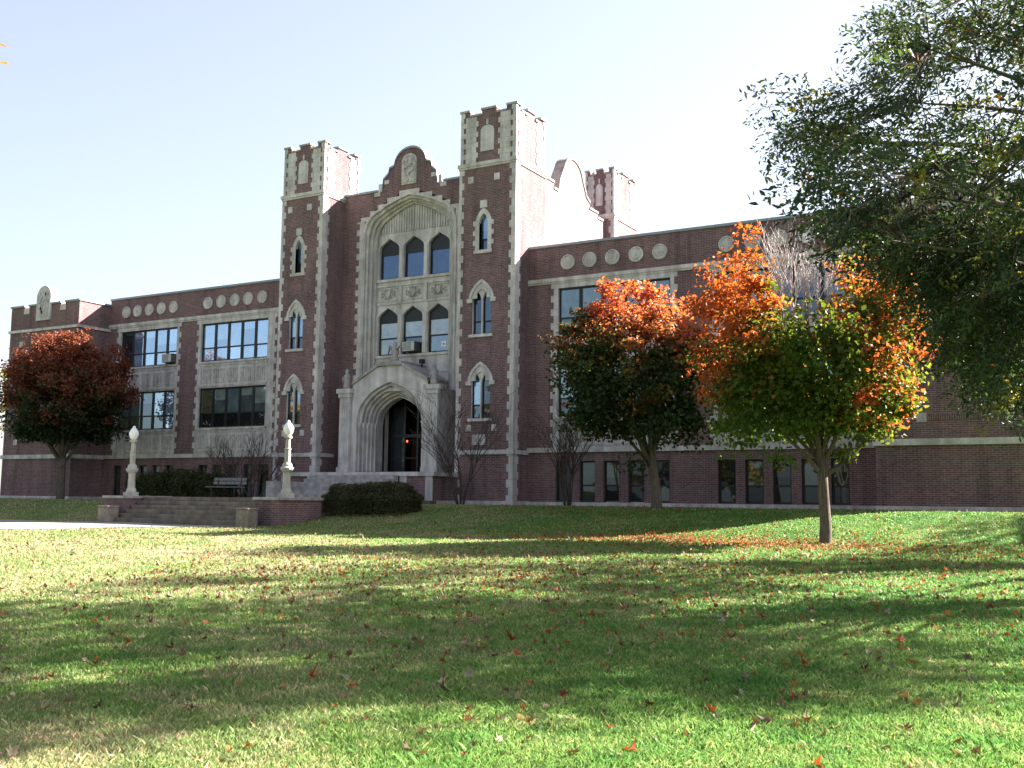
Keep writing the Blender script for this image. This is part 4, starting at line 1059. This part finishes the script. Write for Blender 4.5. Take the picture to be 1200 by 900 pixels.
# ---- clipped hedges
def hedge(label, lobes, n_, size, c0, c1, seed):
    global rng
    rng = np.random.default_rng(seed)
    lx = np.mean([l[0] for l in lobes]); ly = np.mean([l[1] for l in lobes]); z = min(float(G(l[0], l[1])) for l in lobes)
    t = thing('hedge_shrub', label, 'shrub', (lx, ly, z))
    P_, Nn = [], []
    for (x, y, rx, ry, h, zb) in lobes:
        m_ = n_//len(lobes); d = unit(m_); d[:, 2] = np.abs(d[:, 2])*1.0
        r = rng.uniform(.55, 1, m_)**.35*(1+.05*np.sin(d[:, 0]*11+x)+.05*np.sin(d[:, 2]*13+y))
        sq = np.sign(d)*np.abs(d)**.72
        P_.append(np.c_[x-lx+sq[:, 0]*r*rx, y-ly+sq[:, 1]*r*ry, zb-z+sq[:, 2]*r*h-.04]); Nn.append(d)
    P_ = np.concatenate(P_); Nn = np.concatenate(Nn)
    c = lerp3(np.tile(c0, (len(P_), 1)), c1, rng.random(len(P_))**2)
    link_mesh('foliage', leaf_mesh('foliage', P_, Nn+unit(len(P_))*.8, rng.uniform(.7, 1.3, len(P_))*size, vary(c, rng)), M['leaf'], t)
    mb = MB(); rd = random.Random(seed)
    for (x, y, rx, ry, h, zb) in lobes:
        for k in range(26):
            a = rd.uniform(0, 6.28); q = rd.uniform(.2, .85)
            mb.tube(curve_pts((x-lx+math.cos(a)*rx*.2, y-ly+math.sin(a)*ry*.2, zb-z-.1), (x-lx+math.cos(a)*rx*q, y-ly+math.sin(a)*ry*q, zb-z+h*rd.uniform(.6, 1.14)*math.sqrt(1-q*q*.7)), (math.cos(a)*.1, math.sin(a)*.1, 0), 4), [.02, .014, .009, .004], 4)
    mb.build('stems', M['twig'], t)
hedge('long rounded dark green hedge on the terrace behind the bench', [(-10.2, -5.2, 1.5, 1.1, 1.25, -.1), (-8.6, -5.1, 1.7, 1.15, 1.4, -.1), (-7.0, -5.0, 1.3, 1.0, 1.2, -.1)], 26000, .075, np.array([.03, .045, .014]), np.array([.08, .09, .03]), 61)
hedge('wide rounded brown green shrub left of the portal landing pier, on the grass', [(5.05, -9.9, 1.05, .95, 1.0, -.42), (6.5, -9.7, 1.15, 1.0, 1.08, -.42)], 24000, .06, np.array([.048, .055, .026]), np.array([.13, .125, .055]), 62)

# ---- leafless multi-stem shrubs
def bare_shrub(label, x, y, z, h, spread, stems, seed):
    rd = random.Random(seed); t = thing('bare_shrub', label, 'shrub', (x, y, z), 0, 'leafless shrubs along the facade'); mb = MB()
    for k in range(stems):
        a = k/stems*6.28+rd.uniform(-.3, .3)
        grow(mb, rd, Vector((math.cos(a)*.12, math.sin(a)*.12, -.05)), Vector((math.cos(a)*spread, math.sin(a)*spread, 1)).normalized(), h*.55, .04, 0, 4, .09, (2, 4))
    mb.build('stems', M['twig'], t)
bare_shrub('tall leafless shrub with dark stems at the right foot of the entrance', 5.25, -3.0, -.18, 4.4, .24, 6, 71)
bare_shrub('leafless shrub by the right wing wall behind the orange topped maple', 10.0, -2.6, -.18, 3.9, .18, 7, 72)
bare_shrub('low spreading leafless shrub rising behind the terrace hedge and bench', -5.2, -4.0, -.1, 3.2, .5, 5, 73)
bare_shrub('leafless shrub behind the hedge, further left than the bench', -7.0, -3.2, -.1, 2.9, .45, 5, 74)

# ------------------------------------------------------------------ grass and fallen leaves
def blocked(x, y):
    b = in_poly(x, y, PATH_POLY) | ((x > -4.15) & (x < 4.45) & (y > -11.4)) | ((x > -4.15) & (x < 4.55) & (y > -13.7)) | (y > -2.2)
    return b | ((x > -6.7) & (x < 6.85) & (y > -3.4))
def build_grass():
    rg = np.random.default_rng(81)
    n_ = 820000
    dep = np.exp(rg.uniform(math.log(5.0), math.log(60), n_)); lat = rg.uniform(-.64, .64, n_)*dep
    x, y = lat_dep(lat, dep); ok = ~blocked(x, y); x, y, dep = x[ok], y[ok], dep[ok]; n_ = len(x)
    z = G(x, y); tf = .5+.5*np.sin(x*3.1+1.7*np.sin(y*2.3))*np.sin(y*2.7+1.3*np.sin(x*1.9)); h = rg.uniform(.018, .040, n_)*(.75+.6*tf)*np.where(rg.random(n_) < .02, 1.6, 1)*(1+dep*.006); wd = np.maximum(.003, .00062*dep)*rg.uniform(.7, 1.3, n_)
    a = rg.uniform(0, 2*math.pi, n_); lean = rg.normal(size=(n_, 2))*.55*h[:, None]
    bx_, by_ = np.cos(a)*wd, np.sin(a)*wd
    V = np.empty((n_, 4, 3), np.float32)
    V[:, 0] = np.c_[x-bx_, y-by_, z-.01]; V[:, 1] = np.c_[x+bx_, y+by_, z-.01]
    V[:, 2] = np.c_[x+bx_*.7+lean[:, 0]*.4, y+by_*.7+lean[:, 1]*.4, z+h*.6]; V[:, 3] = np.c_[x+lean[:, 0], y+lean[:, 1], z+h]
    b = np.arange(n_)*4; Fq = np.stack([b, b+1, b+2, b, b+2, b+3], 1).reshape(-1)
    me = bpy.data.meshes.new('grass'); me.vertices.add(n_*4); me.vertices.foreach_set('co', V.ravel())
    me.loops.add(n_*6); me.loops.foreach_set('vertex_index', Fq.astype(np.int32)); me.polygons.add(n_*2); me.polygons.foreach_set('loop_start', np.arange(0, n_*6, 3, dtype=np.int32))
    me.update(calc_edges=True)
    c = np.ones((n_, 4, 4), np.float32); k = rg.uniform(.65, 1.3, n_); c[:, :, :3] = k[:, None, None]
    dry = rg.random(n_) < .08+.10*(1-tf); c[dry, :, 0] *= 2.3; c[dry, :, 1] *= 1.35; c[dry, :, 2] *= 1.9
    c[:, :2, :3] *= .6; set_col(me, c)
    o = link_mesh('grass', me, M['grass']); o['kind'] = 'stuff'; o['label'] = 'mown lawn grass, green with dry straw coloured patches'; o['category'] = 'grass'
build_grass()
def build_fallen():
    global rng
    rng = np.random.default_rng(91); rg = rng
    parts = []
    def add(x, y, kind): parts.append((np.asarray(x), np.asarray(y), np.full(len(x), kind)))
    add(rg.normal(19.6, 3.0, 2600), rg.normal(-14.0, 1.25, 2600), 0)                       # under the orange maple
    add(rg.normal(23.5, 3.0, 700), rg.normal(-15.2, 1.6, 700), 0)
    add(*lat_dep(rg.uniform(-6, 10, 2700), rg.normal(18.5, 2.8, 2700)), 1)
    add(*lat_dep(rg.normal(1.0, 3.2, 1000), rg.normal(15.0, 2.8, 1000)), 1)
    d = np.sqrt(rg.uniform(25, 1500, 5200)); add(*lat_dep(rg.uniform(-.62, .62, 5200)*d, d), 2)
    d = np.sqrt(rg.uniform(30, 160, 70)); add(*lat_dep(rg.uniform(-.1, .6, 70)*d, d), 3)
    add(rg.normal(14.0, 2.5, 500), rg.normal(-7.5, 1.5, 500), 0)
    x, y, kd = (np.concatenate([p[i] for p in parts]) for i in range(3))
    ok = ~blocked(x, y); x, y, kd = x[ok], y[ok], kd[ok]; n_ = len(x)
    P_ = np.c_[x, y, G(x, y)+rg.uniform(.015, .05, n_)]
    pal = np.array([[.36, .13, .05], [.17, .10, .065], [.22, .15, .1], [.3, .06, .025], [.34, .28, .2], [.13, .065, .04]])
    w0 = np.array([[.6, .1, .1, .12, .06, .02], [.12, .3, .25, .05, .18, .1], [.14, .24, .26, .06, .2, .1], [.1, .15, .1, .45, .1, .1]])
    cols_ = np.array([pal[rg.choice(6, p=w0[k])] for k in kd])
    size = rg.uniform(.035, .085, n_)*np.where(kd == 3, 1.25, 1)
    Nn = unit(n_)*.75+np.array([0, 0, .8]); Nn /= np.linalg.norm(Nn, axis=1, keepdims=True)
    t = rng.normal(size=(n_, 3)); t -= Nn*(t*Nn).sum(1, keepdims=True); t /= np.linalg.norm(t, axis=1, keepdims=True); b_ = np.cross(Nn, t)
    ang = np.radians([270, 305, 330, 352, 15, 38, 62, 90, 118, 142, 165, 188, 210, 235]); rad_ = np.array([.42, .30, .52, .30, .62, .34, .38, .72, .38, .34, .62, .30, .52, .30])
    curl = rng.uniform(-.2, 1.3, n_); c2 = rng.uniform(-.6, .9, n_)
    V = np.empty((n_, 15, 3), np.float32); V[:, 0] = P_
    for q in range(14):
        rr = rad_[q]*size*rng.uniform(.8, 1.15, n_); lx_, ly_ = np.cos(ang[q])*rr, np.sin(ang[q])*rr
        V[:, q+1] = P_+b_*lx_[:, None]+t*ly_[:, None]+Nn*((lx_**2*curl+ly_**2*c2)*2.2/size)[:, None]
    bs = np.arange(n_)*15; tri = np.array([(0, q+1, (q+1) % 14+1) for q in range(14)]).ravel()
    Fq = (bs[:, None]+tri[None]).ravel()
    me = bpy.data.meshes.new('fallen_leaves'); me.vertices.add(n_*15); me.vertices.foreach_set('co', V.ravel()); me.loops.add(n_*42); me.loops.foreach_set('vertex_index', Fq.astype(np.int32))
    me.polygons.add(n_*14); me.polygons.foreach_set('loop_start', np.arange(0, n_*42, 3, dtype=np.int32)); me.update(calc_edges=True)
    cv = np.ones((n_, 15, 4), np.float32); cv[:, :, :3] = np.clip(vary(cols_, rg, .25), 0, 1)[:, None, :]; cv[:, 0, :3] *= .75; set_col(me, cv)
    o = link_mesh('fallen_leaves', me, M['leaf_dry']); o['kind'] = 'stuff'; o['label'] = 'fallen orange and brown leaves scattered over the lawn'; o['category'] = 'leaves'
build_fallen()
